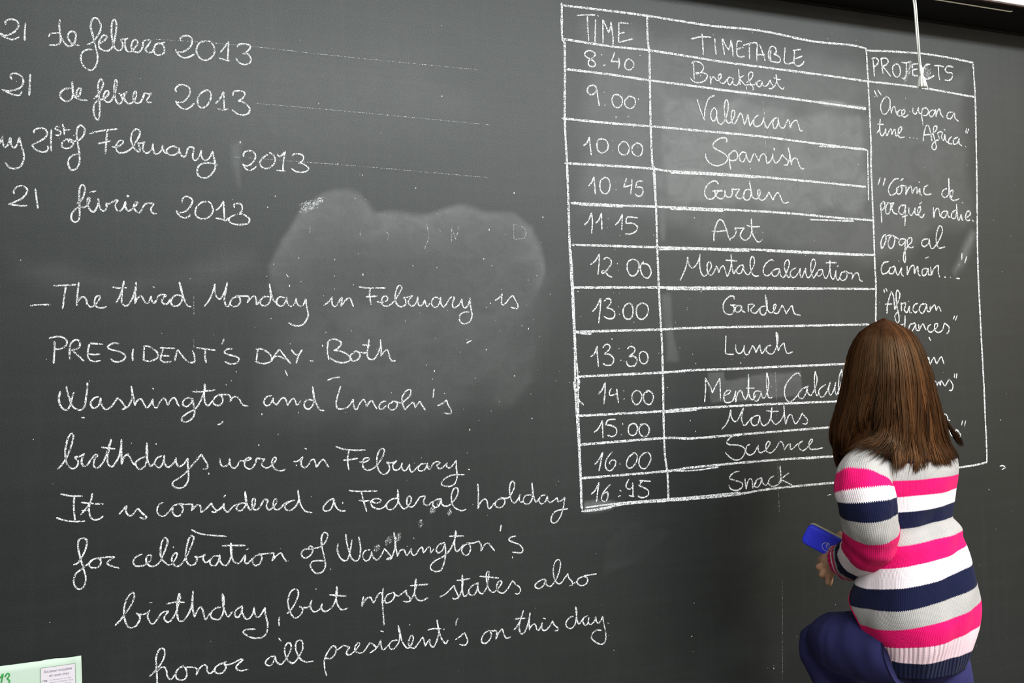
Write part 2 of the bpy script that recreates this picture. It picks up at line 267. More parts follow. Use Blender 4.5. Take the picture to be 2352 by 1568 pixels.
WRITING = [
('chalk_word', '', 2.75, '-779,3639 -780,3647 -774,3655 -760,3659 -746,3655 -741,3642 -747,3624 -764,3608 -780,3601 -796,3607|-796,3606 -783,3595 -764,3589 -751,3592 -740,3600|-720,3651 -722,3623 -723,3589'),
('chalk_word', '', 2.75, '-615,3675 -617,3650 -615,3627 -614,3599 -623,3586 -649,3581|-650,3611 -646,3621 -633,3625 -616,3627 -613,3615 -604,3598 -594,3585 -584,3584 -574,3592 -568,3608 -566,3628 -573,3637 -584,3635 -591,3621 -588,3606 -578,3593 -556,3589|-531,3596 -516,3604 -499,3629 -488,3653 -488,3675 -497,3691 -507,3694 -516,3681 -519,3657 -512,3626 -505,3591 -499,3556 -503,3528 -517,3506 -534,3509 -548,3525 -552,3550 -546,3567 -530,3578 -514,3579|-495,3602 -480,3612 -470,3625 -469,3633 -478,3635 -489,3621 -495,3600 -490,3585 -470,3579 -456,3588 -448,3605 -441,3638 -437,3674 -440,3692 -446,3694 -452,3677 -453,3644 -450,3613 -442,3590 -429,3584 -420,3596 -418,3612 -425,3623|-425,3625 -409,3628 -400,3633|-409,3628 -411,3609 -406,3587 -392,3584 -379,3600 -369,3617 -375,3629 -384,3625 -390,3607 -388,3591 -373,3584 -363,3588 -353,3607 -351,3625 -340,3632 -327,3631 -333,3617 -344,3598 -337,3588 -322,3591 -313,3609|-300,3626 -311,3617 -317,3594 -308,3581 -293,3583 -282,3594 -283,3614 -292,3625 -302,3627|-313,3619 -296,3624 -279,3631'),
('chalk_word', '', 2.75, '-225,3641 -227,3651 -217,3660 -202,3663 -189,3655 -188,3637 -197,3619 -218,3602 -241,3597|-244,3608 -237,3592 -222,3581 -204,3582 -181,3596|-142,3650 -161,3642 -173,3617 -169,3593 -151,3578 -128,3585 -112,3607 -113,3632 -126,3649 -142,3651|-90,3613 -77,3632 -61,3656|-61,3656 -63,3625 -66,3585|-95,3591 -77,3586 -59,3584|-32,3638 -25,3650 -10,3653 12,3651 14,3639 0,3623 -12,3615|-12,3615 5,3617 16,3601 13,3584 -7,3575 -27,3582 -36,3596'),
('chalk_word', '', 2.75, '-763,3450 -767,3460 -762,3470 -749,3472 -734,3463 -729,3446 -736,3426 -756,3414 -779,3409 -793,3413|-789,3410 -773,3403 -756,3397 -740,3398 -734,3411|-708,3473 -710,3438 -712,3399'),
('chalk_word', '', 2.75, '-584,3435 -601,3432 -615,3419 -617,3401 -607,3390 -595,3388 -583,3398 -579,3414 -580,3459|-580,3457 -577,3418 -567,3401 -557,3416 -553,3436 -558,3439 -566,3427 -567,3411 -559,3398 -534,3396|-513,3404 -501,3417 -488,3441 -483,3462 -490,3476 -498,3460 -499,3433 -496,3401 -495,3369 -497,3342 -502,3329 -511,3340 -515,3360 -512,3384 -503,3397 -492,3403 -482,3406 -467,3423 -469,3436 -478,3430 -483,3414 -478,3399 -464,3396 -452,3413 -442,3445 -439,3470 -443,3478 -447,3461 -448,3429 -441,3398 -429,3393 -423,3409 -428,3427 -434,3430|-432,3428 -419,3429 -407,3438 -414,3428 -416,3412 -405,3396 -391,3400 -378,3419 -377,3439 -381,3441 -387,3426 -385,3408 -377,3399 -364,3404 -354,3425 -349,3437 -336,3436 -327,3439 -336,3426 -342,3412 -338,3404 -328,3407'),
('chalk_word', '', 2.75, '-244,3450 -247,3462 -236,3476 -221,3479 -202,3472 -198,3454 -206,3433 -225,3415 -246,3413|-247,3417 -237,3400 -218,3389 -200,3397 -185,3414|-143,3468 -161,3453 -172,3432 -171,3409 -158,3399 -139,3412 -127,3440 -128,3460 -141,3468 -145,3461|-112,3418 -96,3438 -83,3466|-83,3466 -82,3435 -82,3400|-104,3400 -85,3397 -68,3403|-50,3454 -49,3467 -33,3473 -13,3472 -8,3462 -16,3447 -32,3435|-32,3435 -14,3432 7,3413 5,3394 -11,3384 -35,3386 -54,3400'),
('chalk_word', '', 2.75, '-804,3223 -794,3247 -793,3254 -794,3235 -787,3215 -777,3225 -770,3248 -768,3225 -760,3214 -752,3223 -744,3250|-744,3252 -740,3231 -732,3201 -731,3178 -741,3152 -760,3142 -776,3147 -786,3161'),
('chalk_word', '', 2.75, '-698,3268 -700,3276 -690,3285 -671,3287 -661,3279 -661,3263 -673,3249 -692,3236 -707,3227|-706,3227 -696,3213 -679,3205 -664,3207 -657,3215 -659,3228|-646,3286 -648,3249 -648,3209|-620,3295 -629,3297 -634,3288 -621,3282 -618,3272 -626,3266 -634,3267|-612,3306 -608,3290 -607,3270|-610,3286 -590,3288|-594,3255 -606,3251 -615,3237 -613,3225 -601,3222 -587,3227 -580,3239 -583,3251 -594,3254 -592,3244 -583,3247 -571,3250 -559,3256 -547,3273 -543,3293 -550,3304 -560,3305 -568,3289 -569,3265 -565,3234 -561,3199 -562,3172 -571,3154 -583,3146 -593,3154 -597,3174 -591,3190 -581,3199 -567,3203 -560,3200|-580,3271 -576,3267|-528,3279 -506,3287 -475,3295 -441,3301|-473,3296 -475,3268 -477,3240 -480,3210|-502,3245 -482,3251 -463,3257|-458,3237 -446,3236 -429,3245 -422,3257 -431,3261 -442,3250 -446,3232 -439,3218 -423,3217 -405,3226 -390,3243 -377,3266 -368,3287 -369,3301 -380,3305 -391,3293 -397,3269 -392,3245 -383,3230 -372,3223 -369,3232 -372,3250 -375,3254|-375,3256 -365,3255 -352,3260|-352,3260 -357,3251 -359,3235 -352,3221 -340,3223 -328,3241 -325,3257|-325,3257 -325,3237 -320,3221 -309,3220 -297,3235 -293,3253|-293,3253 -292,3235 -283,3223 -277,3226|-244,3244 -258,3251 -275,3242 -281,3230 -272,3219 -255,3219 -242,3230 -239,3246|-239,3246 -238,3232 -229,3216 -220,3215 -212,3234 -208,3248 -193,3251 -189,3243 -193,3225 -192,3206 -182,3204 -171,3218 -164,3241|-164,3241 -165,3226 -158,3208 -146,3206 -133,3220 -125,3240|-125,3240 -121,3216 -116,3188 -122,3167 -140,3145 -159,3139 -176,3148 -179,3168 -170,3187 -150,3195 -128,3195 -108,3190'),
('chalk_word', '', 2.75, '-17,3226 -17,3237 -9,3247 4,3250 19,3245 25,3233 22,3217 10,3201 -5,3192 -21,3198|-20,3196 -11,3181 4,3176 17,3182 27,3192|69,3239 56,3230 43,3215 41,3201 49,3189 64,3186 82,3195 94,3212 95,3228 86,3241 74,3248|105,3243 110,3233 119,3239 133,3255|133,3255 128,3230 124,3201 123,3177|100,3181 115,3180 131,3179|159,3235 161,3244 174,3249 193,3246 200,3237 195,3222 181,3212|181,3212 195,3212 212,3202 218,3193 210,3183 191,3178 166,3182 155,3191'),
('chalk_word', '', 2.75, '-761,3056 -762,3065 -754,3079 -737,3084 -724,3076 -724,3061 -738,3041 -758,3029 -778,3019|-778,3019 -758,3017 -740,3015 -724,3017'),
('chalk_word', '', 2.75, '-698,3076 -695,3045 -691,3008'),
('chalk_word', '', 2.75, '-571,3030 -557,3043 -548,3066 -546,3086 -553,3096 -561,3087 -564,3062 -564,3027 -564,2991 -567,2972 -577,2964 -587,2969 -590,2985 -582,3003 -566,3017 -549,3017 -535,3032 -531,3047 -536,3051 -539,3039 -537,3020 -528,3005 -518,3003 -507,3025 -505,3049|-505,3049 -503,3029 -497,3011 -486,3006 -479,3018 -481,3034|-481,3034 -470,3032 -454,3043 -443,3045 -451,3031 -449,3015 -439,3007 -426,3020 -418,3042|-418,3042 -419,3024 -412,3010 -401,3013 -388,3025 -379,3039 -386,3041 -392,3025 -385,3009 -372,3005 -361,3026 -354,3036 -339,3039 -327,3037 -334,3025 -336,3013 -329,3003 -317,3002|-531,3070 -511,3076|-413,3066 -411,3060 -407,3064'),
('chalk_word', '', 2.75, '-232,3043 -231,3058 -223,3067 -212,3068 -199,3059 -198,3048 -209,3027 -227,3011 -249,3008|-252,3016 -246,3002 -233,2991 -219,2991 -208,2998 -208,3004|-148,3053 -167,3048 -183,3031 -189,3012 -185,2997 -168,2988 -148,2992 -132,3008 -128,3026 -135,3045 -145,3054|-119,3020 -104,3033 -91,3056|-91,3056 -90,3028 -89,2986|-119,2992 -102,2990 -86,2983 -77,2994|-53,3034 -55,3044 -43,3050 -30,3047 -26,3035 -29,3019 -41,3009|-44,3009 -26,3010 -9,3001 -1,2990 -8,2976 -27,2971 -50,2971 -68,2977 -74,2988 -67,2999 -50,3007'),
('chalk_word', '', 2.75, '-718,2672 -698,2675 -657,2675'),
('chalk_word', '', 2.75, '-647,2741 -616,2742 -578,2745|-610,2739 -615,2707 -621,2660|-570,2752 -574,2718 -578,2672|-578,2672 -576,2683 -565,2699 -555,2701 -548,2693 -545,2677 -535,2667 -524,2671 -510,2687 -505,2703 -510,2707 -519,2699 -522,2681 -516,2667 -500,2663 -485,2668|-454,2682 -443,2702 -432,2734 -428,2758|-428,2758 -434,2726 -436,2698 -435,2679 -424,2669 -413,2677 -401,2698 -392,2730 -389,2754|-465,2736 -443,2733 -420,2734|-389,2754 -391,2722 -394,2678|-394,2678 -386,2696 -374,2704 -367,2696 -363,2684 -354,2679 -347,2686 -341,2704|-341,2704 -340,2690 -334,2679 -327,2684 -317,2704 -308,2709 -292,2707 -301,2698 -306,2684 -296,2675 -287,2678 -277,2694|-335,2738 -330,2736|-240,2704 -257,2708 -272,2696 -276,2678 -263,2667 -250,2672 -239,2690 -238,2718 -247,2755|-247,2755 -240,2722 -231,2690 -222,2670 -209,2665'),
('chalk_word', '', 2.75, '-164,2667 -146,2692 -134,2722 -126,2749|-126,2749 -128,2724 -122,2702 -112,2693 -100,2706 -90,2730 -84,2754|-84,2754 -90,2722 -95,2693 -91,2671 -84,2665 -76,2675|-50,2702 -66,2695 -76,2677 -67,2665 -49,2669 -40,2683 -43,2699 -54,2704 -31,2704 -11,2704|-11,2704 -10,2693 -16,2679|-16,2679 -4,2695 10,2704 16,2693 18,2672 32,2691|62,2701 44,2701 32,2687 33,2672 47,2667 61,2676 68,2701 65,2749|65,2749 70,2714 79,2685 87,2682|87,2682 93,2693|119,2697 103,2701 91,2691 89,2676 100,2666 114,2670 123,2689 125,2699|125,2699 127,2680 137,2665 147,2667 157,2680 160,2695|160,2695 163,2676 173,2665 186,2671 196,2693|196,2693 198,2663 203,2633 196,2612 182,2595 161,2590 143,2595 130,2603'),
('chalk_word', '', 2.75, '262,2668 281,2682 296,2701|296,2701 293,2684 295,2669 303,2662 312,2669 323,2688 332,2699|332,2699 329,2679 327,2664|327,2664 344,2686 357,2696 365,2690 369,2675 374,2663|397,2739 427,2735 466,2735 500,2735|440,2733 438,2701 443,2668|424,2700 445,2701 468,2703|466,2681 484,2678 504,2685 508,2698 497,2703 486,2694 484,2676 492,2665 507,2664 525,2674 541,2692 557,2718 566,2736 558,2745 548,2738 540,2714 538,2687 547,2667 562,2660 578,2669 579,2687 570,2698|570,2698 588,2698 608,2704|608,2704 595,2691 590,2678 598,2665 612,2665 623,2678 629,2700|629,2700 629,2678 634,2664 646,2667 657,2687|657,2687 659,2678 666,2660 677,2673|719,2691 703,2698 689,2689 684,2671 695,2657 709,2662 719,2680 722,2698|722,2698 723,2673 732,2659 744,2668 758,2691 770,2699 779,2695 772,2677 771,2661 780,2655 799,2668 812,2691|812,2691 812,2668 822,2653 837,2668 846,2695|846,2695 846,2663 852,2627 844,2602 825,2589 809,2591 798,2605 801,2625 817,2636 841,2637'),
('chalk_word', '', 2.75, '952,2683 971,2695 984,2711|984,2711 981,2690 980,2672 987,2665 1000,2674 1017,2695 1032,2704|1032,2704 1039,2688 1051,2667 1050,2650 1038,2651 1021,2655|981,2731 983,2727'),
('chalk_word', '', 2.75, '-647,2549 -648,2514 -651,2472|-663,2559 -646,2564 -625,2563 -610,2550 -612,2535 -626,2523 -646,2521|-599,2540 -602,2513 -601,2486|-600,2537 -588,2550 -575,2551 -569,2538 -577,2522 -596,2517|-596,2518 -575,2497 -558,2477|-540,2539 -499,2535|-540,2538 -544,2520 -546,2496 -539,2481 -524,2475 -507,2478|-543,2502 -527,2500 -508,2501|-448,2536 -467,2537 -483,2526 -474,2516 -450,2509 -429,2495 -431,2481 -447,2472 -465,2474 -474,2483'),
('chalk_word', '', 2.75, '-402,2518 -405,2496 -404,2475'),
('chalk_word', '', 2.75, '-366,2523 -368,2499 -369,2474|-369,2525 -350,2523 -326,2504 -323,2486 -336,2475 -354,2471 -371,2477|-315,2518 -266,2515|-304,2516 -310,2498 -314,2478 -307,2468 -292,2466 -278,2468|-308,2490 -285,2488|-267,2469 -263,2489 -256,2511|-256,2511 -248,2496 -230,2472 -215,2462 -202,2465 -201,2483 -208,2507|-193,2515 -161,2510 -130,2505|-163,2508 -166,2486 -162,2460|-100,2545 -107,2527|-70,2509 -89,2508 -99,2497 -86,2488 -59,2479 -48,2468 -59,2455 -82,2454 -98,2462'),
('chalk_word', '', 2.75, '18,2504 15,2483 12,2463|12,2506 32,2505 55,2491 67,2471 58,2455 34,2451 7,2459|64,2457 80,2484 95,2503|95,2503 112,2479 134,2448|72,2473 92,2477 116,2464|138,2501 149,2486 161,2479|178,2499 165,2479 155,2449'),
('chalk_word', '', 2.75, '207,2457 211,2454 218,2457'),
('chalk_word', '', 2.75, '276,2525 271,2496 276,2459|271,2519 279,2532 298,2537 319,2529 324,2518 310,2501 295,2494|295,2494 318,2491 343,2479 358,2463 351,2451 326,2445 298,2453 282,2465|373,2482 360,2476 358,2461 368,2451 383,2454 394,2467 392,2482 380,2489 371,2485|382,2486 403,2482 420,2483 427,2505 431,2533|431,2533 426,2501 423,2475 428,2459 443,2454 456,2463 468,2486 476,2508 476,2531|476,2531 478,2499 476,2467|476,2467 487,2482 501,2492 507,2477 511,2459 519,2447 533,2447|405,2513 436,2509'),
('chalk_word', '', 2.75, '-632,2375 -637,2353 -634,2330 -624,2314 -612,2311 -603,2326 -598,2347 -591,2370|-614,2393 -610,2367 -603,2344 -597,2324 -585,2312 -571,2308 -559,2320 -554,2349 -550,2376 -549,2403|-514,2351 -528,2348 -540,2331 -535,2315 -525,2313 -514,2324 -508,2347|-508,2347 -507,2328 -499,2310 -487,2307 -471,2320 -456,2345|-456,2345 -447,2337 -437,2322 -430,2310 -443,2303|-439,2303 -421,2314 -410,2339 -408,2362 -411,2385|-411,2385 -406,2351 -400,2315|-400,2315 -394,2330 -382,2338 -375,2329 -368,2313 -361,2305 -350,2318 -342,2336|-342,2336 -342,2320 -337,2306 -328,2305 -321,2321 -309,2336 -302,2334 -297,2322 -293,2310|-293,2310 -284,2329 -273,2337 -265,2328 -262,2316 -255,2306|-342,2374 -339,2371|-214,2332 -228,2335 -242,2323 -242,2309 -231,2303 -216,2314 -210,2332|-210,2332 -207,2305 -205,2277 -215,2258 -232,2248 -247,2253 -244,2267 -228,2280 -203,2293 -188,2313 -176,2340 -168,2364 -169,2383|-169,2383 -171,2348 -169,2316 -160,2303 -150,2311 -136,2329|-212,2357 -187,2355 -134,2359|-123,2340 -136,2331 -141,2314 -131,2303 -116,2305 -108,2319 -112,2336 -125,2341 -104,2341 -85,2340|-85,2340 -81,2328 -83,2314|-83,2314 -73,2330 -62,2331 -50,2321 -41,2302 -21,2294'),
('chalk_word', '', 2.75, '64,2330 44,2325 35,2306 45,2293 59,2299 69,2321|69,2321 69,2305 83,2294|80,2293 97,2316 107,2320 115,2311 120,2291|120,2291 133,2310 143,2316 149,2305 154,2290 169,2306|212,2306 194,2309 181,2297 183,2280 197,2273 211,2285 218,2310 213,2357|213,2357 216,2323 226,2291 238,2269 254,2264'),
('chalk_word', '', 2.75, '318,2355 310,2332 301,2302 300,2279 307,2269 325,2268 342,2273 355,2287 365,2304|365,2304 364,2287 370,2265 378,2264 389,2285 403,2300 411,2289 415,2271|415,2271 426,2288 437,2294 445,2278 455,2261|493,2289 478,2288 465,2275 464,2262 477,2260 491,2272|519,2286 502,2276 501,2263 514,2254 530,2261 536,2279 526,2288 515,2287|524,2288 550,2280 573,2294 589,2311 591,2327 583,2331 569,2323 555,2300 557,2273 565,2252|565,2252 583,2270 597,2280 603,2273 607,2258|607,2258 617,2273 626,2281 634,2267 647,2247'),
('chalk_word', '', 2.75, '685,2330 680,2294|727,2311 729,2309|698,2262 719,2270 735,2283|735,2283 741,2264 752,2241 752,2228 738,2228 722,2232'),
('chalk_word', '', 2.75, '-644,2108 -626,2130 -608,2167 -596,2208 -596,2226 -602,2227 -611,2213 -619,2179 -620,2149 -614,2121 -599,2106 -585,2115 -582,2131 -592,2145|-592,2146 -575,2148 -561,2156|-561,2156 -568,2143 -571,2126 -565,2114 -554,2115 -540,2137 -526,2151 -521,2146 -530,2135 -534,2115 -527,2103 -515,2108 -499,2132 -488,2167 -477,2201|-477,2201 -484,2170 -490,2143 -489,2116 -478,2104 -468,2113 -455,2137 -448,2168 -445,2198|-509,2175 -488,2170 -465,2166|-445,2198 -446,2164 -446,2111|-446,2111 -439,2132 -429,2143 -420,2135 -413,2118 -404,2104|-368,2132 -386,2126 -401,2114 -399,2100 -389,2089 -374,2096 -365,2119 -363,2150 -364,2181|-364,2180 -366,2147 -363,2119 -352,2096 -345,2106|-314,2131 -330,2126 -340,2109 -334,2095 -324,2091 -312,2107 -308,2133|-308,2133 -309,2111 -300,2091 -289,2092 -276,2105 -270,2122|-270,2122 -270,2106 -262,2090 -249,2093 -237,2106 -231,2117|-231,2117 -231,2093 -229,2061 -231,2037 -244,2016 -265,2012 -281,2021 -281,2035 -264,2046 -242,2062 -215,2092 -198,2111 -185,2128|-185,2128 -177,2112 -165,2089 -167,2075 -180,2074'),
('chalk_word', '', 2.75, '-122,2108 -121,2092 -114,2079 -100,2080 -89,2091 -90,2106|-90,2106 -87,2083 -76,2070 -62,2077 -56,2093 -44,2094|-44,2094 -33,2093 -15,2100 -23,2105 -35,2096 -37,2077 -29,2066 -14,2062 0,2081 6,2099 26,2095 34,2095 24,2083 25,2071 37,2062 51,2065 67,2080 75,2094 68,2099 59,2085 61,2068 74,2052 94,2047 106,2052'),
('chalk_word', '', 2.75, '137,2078 155,2080 171,2094|171,2094 164,2076 166,2060 177,2053 189,2060 200,2078 212,2081 216,2068 220,2051|220,2051 235,2071 246,2079 253,2070 266,2046|179,2126 185,2122|294,2125 322,2113 364,2106 406,2104|344,2109 337,2071 341,2032|321,2071 349,2071 376,2074|382,2060 401,2057 418,2065 416,2073 401,2071 394,2055 398,2035 414,2025 434,2030 453,2046 471,2071 480,2095 473,2105 459,2096 450,2070 451,2036 460,2014 479,2004 496,2018 497,2038 487,2051|487,2051 509,2047 529,2054|529,2054 514,2041 511,2027 521,2017 535,2020 546,2034 548,2044|548,2044 546,2027 555,2012 567,2018 578,2037|578,2037 577,2020 584,2006 594,2009 612,2027|643,2034 623,2033 612,2017 619,2007 637,2010 648,2029 650,2036|650,2036 650,2017 660,2011 673,2032 688,2039 701,2033 688,2024 693,2013 705,2010 724,2024 729,2033|729,2033 728,2016 741,2010 757,2024 768,2038|768,2038 768,2003 770,1973 760,1946 739,1936 716,1940 704,1948 714,1965 740,1978 766,1981 800,1978|817,1999 823,1996'),
('chalk_word', '', 2.75, '-636,2022 -604,2013 -570,2010|-595,2009 -597,1974 -594,1928|-651,1943 -625,1931 -595,1924 -564,1923|-576,1946 -560,1965 -546,1985 -539,2016|-548,1982 -550,1955 -545,1933 -532,1924 -516,1927 -507,1935|-574,1988 -539,1981 -505,1976'),
('chalk_word', '', 2.75, '-457,1936 -442,1953 -432,1965|-432,1965 -435,1944 -425,1928 -414,1931 -402,1947 -396,1952|-396,1952 -386,1936 -370,1919 -377,1913 -391,1919'),
('chalk_word', '', 2.75, '-315,1965 -330,1956 -335,1937 -328,1921 -314,1916 -299,1928 -284,1947|-266,1954 -281,1950 -285,1930 -276,1914 -261,1913 -250,1931 -255,1950 -268,1956 -244,1952 -218,1950|-218,1952 -218,1940 -222,1927|-222,1927 -207,1943 -196,1946 -190,1934 -189,1919 -170,1932 -154,1949|-154,1949 -149,1934 -136,1919 -144,1914 -154,1918|-144,1914 -124,1926 -111,1943|-111,1943 -113,1929 -106,1916 -98,1911 -82,1928 -67,1937|-105,1974 -112,1966|-38,1938 -57,1938 -69,1925 -65,1914 -52,1912 -38,1928 -34,1952 -38,1981|-38,1981 -36,1948 -28,1923 -19,1911 -5,1929 -3,1949 -10,1952 -15,1934 -9,1913 6,1912 20,1931 29,1945 42,1941 36,1925 40,1909 49,1906 68,1923 74,1941 66,1943 60,1927 65,1908 79,1904 102,1924 118,1931|138,1933 120,1930 102,1913 110,1898 128,1899 147,1919 153,1941 150,1971|150,1971 154,1937 162,1908 178,1887 200,1881'),
('chalk_word', '', 2.75, '280,1928 259,1918 242,1898 246,1884 265,1884 277,1902 282,1926|282,1926 286,1902 297,1884 311,1877 326,1877|340,1953 369,1947 412,1944 447,1942|386,1945 392,1916 405,1867|377,1912 397,1907 416,1908|423,1905 442,1895 460,1900 457,1910 435,1912 421,1901 430,1881 454,1872 473,1878 488,1895|528,1907 501,1904 483,1886 487,1869 507,1866 527,1890 530,1914 528,1941|528,1941 527,1904 537,1879 553,1863 574,1881 581,1900 574,1911 564,1901 564,1879 576,1868 591,1872 606,1892 617,1904 637,1904 631,1890 631,1876 646,1868 666,1882|702,1891 676,1886 666,1870 676,1857 691,1863 702,1884|702,1889 704,1869 719,1858 742,1866 763,1889 773,1913 767,1928 754,1924 744,1900 745,1870 757,1849 782,1835 803,1838'),
('chalk_word', '', 2.75, '855,1937 857,1896 853,1836|853,1836 864,1860 883,1873 893,1862 895,1842 903,1832 925,1854|963,1869 936,1864 927,1844 940,1833 959,1836 969,1853 963,1869 949,1873|957,1869 984,1869 1001,1888 1013,1913 1011,1931 1000,1933 991,1910 993,1874 1000,1853 1013,1846 1027,1861 1036,1878|1036,1878 1032,1860 1038,1847 1049,1848|1088,1873 1060,1871 1049,1854 1057,1838 1076,1838 1090,1860 1091,1891 1090,1922|1090,1922 1094,1881 1101,1846 1109,1843 1123,1857|1149,1868 1126,1862 1120,1842 1131,1831 1148,1840 1157,1862|1157,1862 1159,1844 1170,1833 1193,1846 1202,1851|1202,1851 1204,1835 1218,1836 1236,1850|1236,1850 1229,1812 1216,1776 1198,1752 1181,1746 1170,1757 1177,1780 1197,1796 1248,1800'),
('chalk_word', '', 2.75, '-601,1776 -587,1782 -569,1811 -559,1841 -560,1858 -572,1864 -584,1857 -586,1832 -580,1801 -572,1765 -564,1730 -568,1704 -581,1690 -595,1699 -601,1719 -594,1745 -577,1758 -553,1777 -539,1788|-529,1791 -546,1785 -553,1771 -543,1759 -526,1760 -516,1774 -520,1788 -530,1791 -497,1791 -473,1789|-473,1789 -487,1781 -496,1772 -493,1764 -480,1757 -459,1748'),
('chalk_word', '', 2.75, '-386,1789 -406,1781 -415,1765 -407,1750 -389,1748 -375,1752 -360,1764 -356,1778 -363,1784 -372,1776 -373,1760 -362,1745 -346,1743 -328,1757 -313,1791 -303,1821 -305,1835 -314,1838 -323,1819 -327,1788 -322,1764 -306,1745 -295,1741 -280,1757 -272,1774 -276,1782 -286,1774 -290,1756 -281,1738 -266,1734 -247,1756 -228,1793 -216,1828 -222,1837 -231,1830 -241,1795 -244,1763 -238,1741 -226,1731 -211,1738 -207,1755 -214,1762|-214,1762 -195,1758 -178,1766|-178,1766 -186,1753 -181,1738 -170,1738 -158,1750|-130,1755 -151,1755 -163,1738 -159,1724 -144,1722 -134,1739 -130,1759|-130,1759 -128,1734 -117,1719 -104,1721 -92,1746 -89,1774 -91,1799|-91,1799 -91,1762 -83,1731 -67,1720 -56,1728 -42,1749|-42,1749 -42,1737 -44,1721 -33,1717 -17,1734|-121,1790 -93,1788 -41,1783|-38,1767 -30,1770|11,1745 -9,1739 -17,1722 -8,1706 8,1711 16,1730 11,1745 3,1747|11,1745 34,1745 56,1744|58,1746 58,1732 51,1716|51,1716 70,1735 84,1741 93,1724 103,1708'),
('chalk_word', '', 2.75, '190,1744 170,1746 158,1734 163,1717 178,1714 195,1727 200,1745 193,1756 185,1752 188,1744 206,1746 229,1749 248,1768 256,1791 244,1802 233,1787 232,1761 238,1723 244,1689 241,1664 225,1651 204,1655 189,1681 198,1697 219,1698 242,1694'),
('chalk_word', '', 2.75, '293,1754 290,1731 298,1704 314,1687 328,1691 338,1721 346,1763|323,1787 327,1751 335,1717 344,1692 360,1681 373,1693 378,1731 372,1772|414,1718 394,1715 385,1697 394,1678 408,1680 418,1698 420,1710|420,1710 423,1693 432,1680 444,1677 461,1698 469,1716|469,1716 478,1706 492,1687 497,1680 477,1675|477,1673 495,1675 510,1710 513,1741 509,1775|509,1775 514,1731 519,1680|519,1680 532,1702 547,1703 551,1693 558,1680 571,1696 576,1705|576,1705 576,1688 585,1677 593,1679 606,1697 619,1705 623,1690 625,1682|625,1682 641,1700 651,1702 653,1687 653,1679 666,1693|585,1746 590,1741|712,1715 687,1708 676,1689 683,1676 701,1684 712,1710|712,1710 714,1675 707,1636 694,1608 673,1603 654,1613 651,1628 670,1646 706,1661 732,1683 748,1711 759,1740 758,1757|758,1757 753,1725 752,1691 760,1673 773,1681 789,1697|731,1737 759,1735 791,1732|810,1702 789,1692 780,1673 790,1657 806,1655 817,1674 815,1694 802,1702 830,1700 854,1705|854,1705 862,1689 861,1664|861,1664 877,1687 893,1693 903,1680 920,1658'),
('chalk_word', '', 2.75, '951,1761 945,1735'),
('chalk_word', '', 2.75, '1012,1709 990,1706 982,1696 1000,1685 1027,1672 1042,1652 1034,1638 1015,1641 996,1645'),
('chalk_word', '', 2.75, '-476,1551 -461,1565 -445,1586 -429,1607 -415,1635 -414,1652 -419,1658 -431,1648 -442,1627 -447,1598 -445,1569 -437,1544 -425,1536 -409,1541 -397,1562 -398,1574 -406,1582 -408,1586|-404,1581 -387,1577 -371,1582 -365,1590|-365,1590 -371,1576 -371,1562 -363,1544 -353,1540 -339,1557 -325,1575 -309,1578 -305,1576 -314,1566 -319,1554 -312,1542 -301,1540 -284,1562 -273,1593 -265,1621 -268,1637|-268,1637 -274,1611 -276,1575 -274,1548 -266,1537 -255,1538 -241,1556 -230,1578 -226,1607 -222,1639|-364,1616 -357,1615|-310,1605 -281,1606 -251,1602|-222,1639 -224,1604 -224,1574 -219,1545|-219,1545 -208,1569 -198,1578 -192,1570 -188,1552 -182,1531 -168,1552|-130,1569 -148,1567 -162,1554 -163,1536 -149,1527 -135,1526 -123,1546 -120,1572 -118,1599 -124,1616|-124,1616 -122,1579 -117,1554 -105,1531 -91,1548|-55,1564 -77,1552 -83,1536 -75,1524 -66,1529 -57,1549 -57,1564|-57,1564 -56,1540 -47,1517 -35,1513 -21,1529 -15,1553|-15,1553 -14,1534 -8,1518 2,1517 15,1533 23,1547|23,1547 25,1517 31,1488 29,1461 19,1444 -1,1438 -24,1443 -47,1458 -55,1468 -47,1475 -30,1475 -13,1472'),
('chalk_word', '', 2.75, '74,1506 71,1492 72,1472'),
('chalk_word', '', 2.75, '101,1515 115,1526 131,1550 143,1578 140,1597 127,1601 113,1589 105,1560 107,1537 116,1509 131,1494 148,1502 157,1517 155,1529 145,1535 150,1535|151,1531 171,1527 182,1532 192,1552|192,1552 187,1540 187,1523 196,1509 209,1508 222,1518 229,1534|229,1534 226,1521 232,1507 245,1504 265,1516 279,1541 286,1570 285,1592|285,1592 281,1561 283,1534 291,1513 304,1501 326,1506|256,1564 286,1558 319,1551'),
('chalk_word', '', 2.75, '385,1541 380,1524 378,1504|378,1504 388,1523 399,1534 412,1534 417,1523 422,1511|422,1511 433,1528 443,1544 454,1546 458,1531 456,1508 467,1520|498,1542 477,1536 467,1520 471,1506 487,1507 501,1519 505,1536 498,1545|502,1536 519,1527 536,1535 551,1545|551,1545 552,1530 564,1514 567,1502 553,1499 537,1504|560,1499 574,1513 586,1539 592,1570 590,1586|590,1586 586,1553 585,1525 595,1503 613,1496 638,1505|567,1560 597,1559 639,1557'),
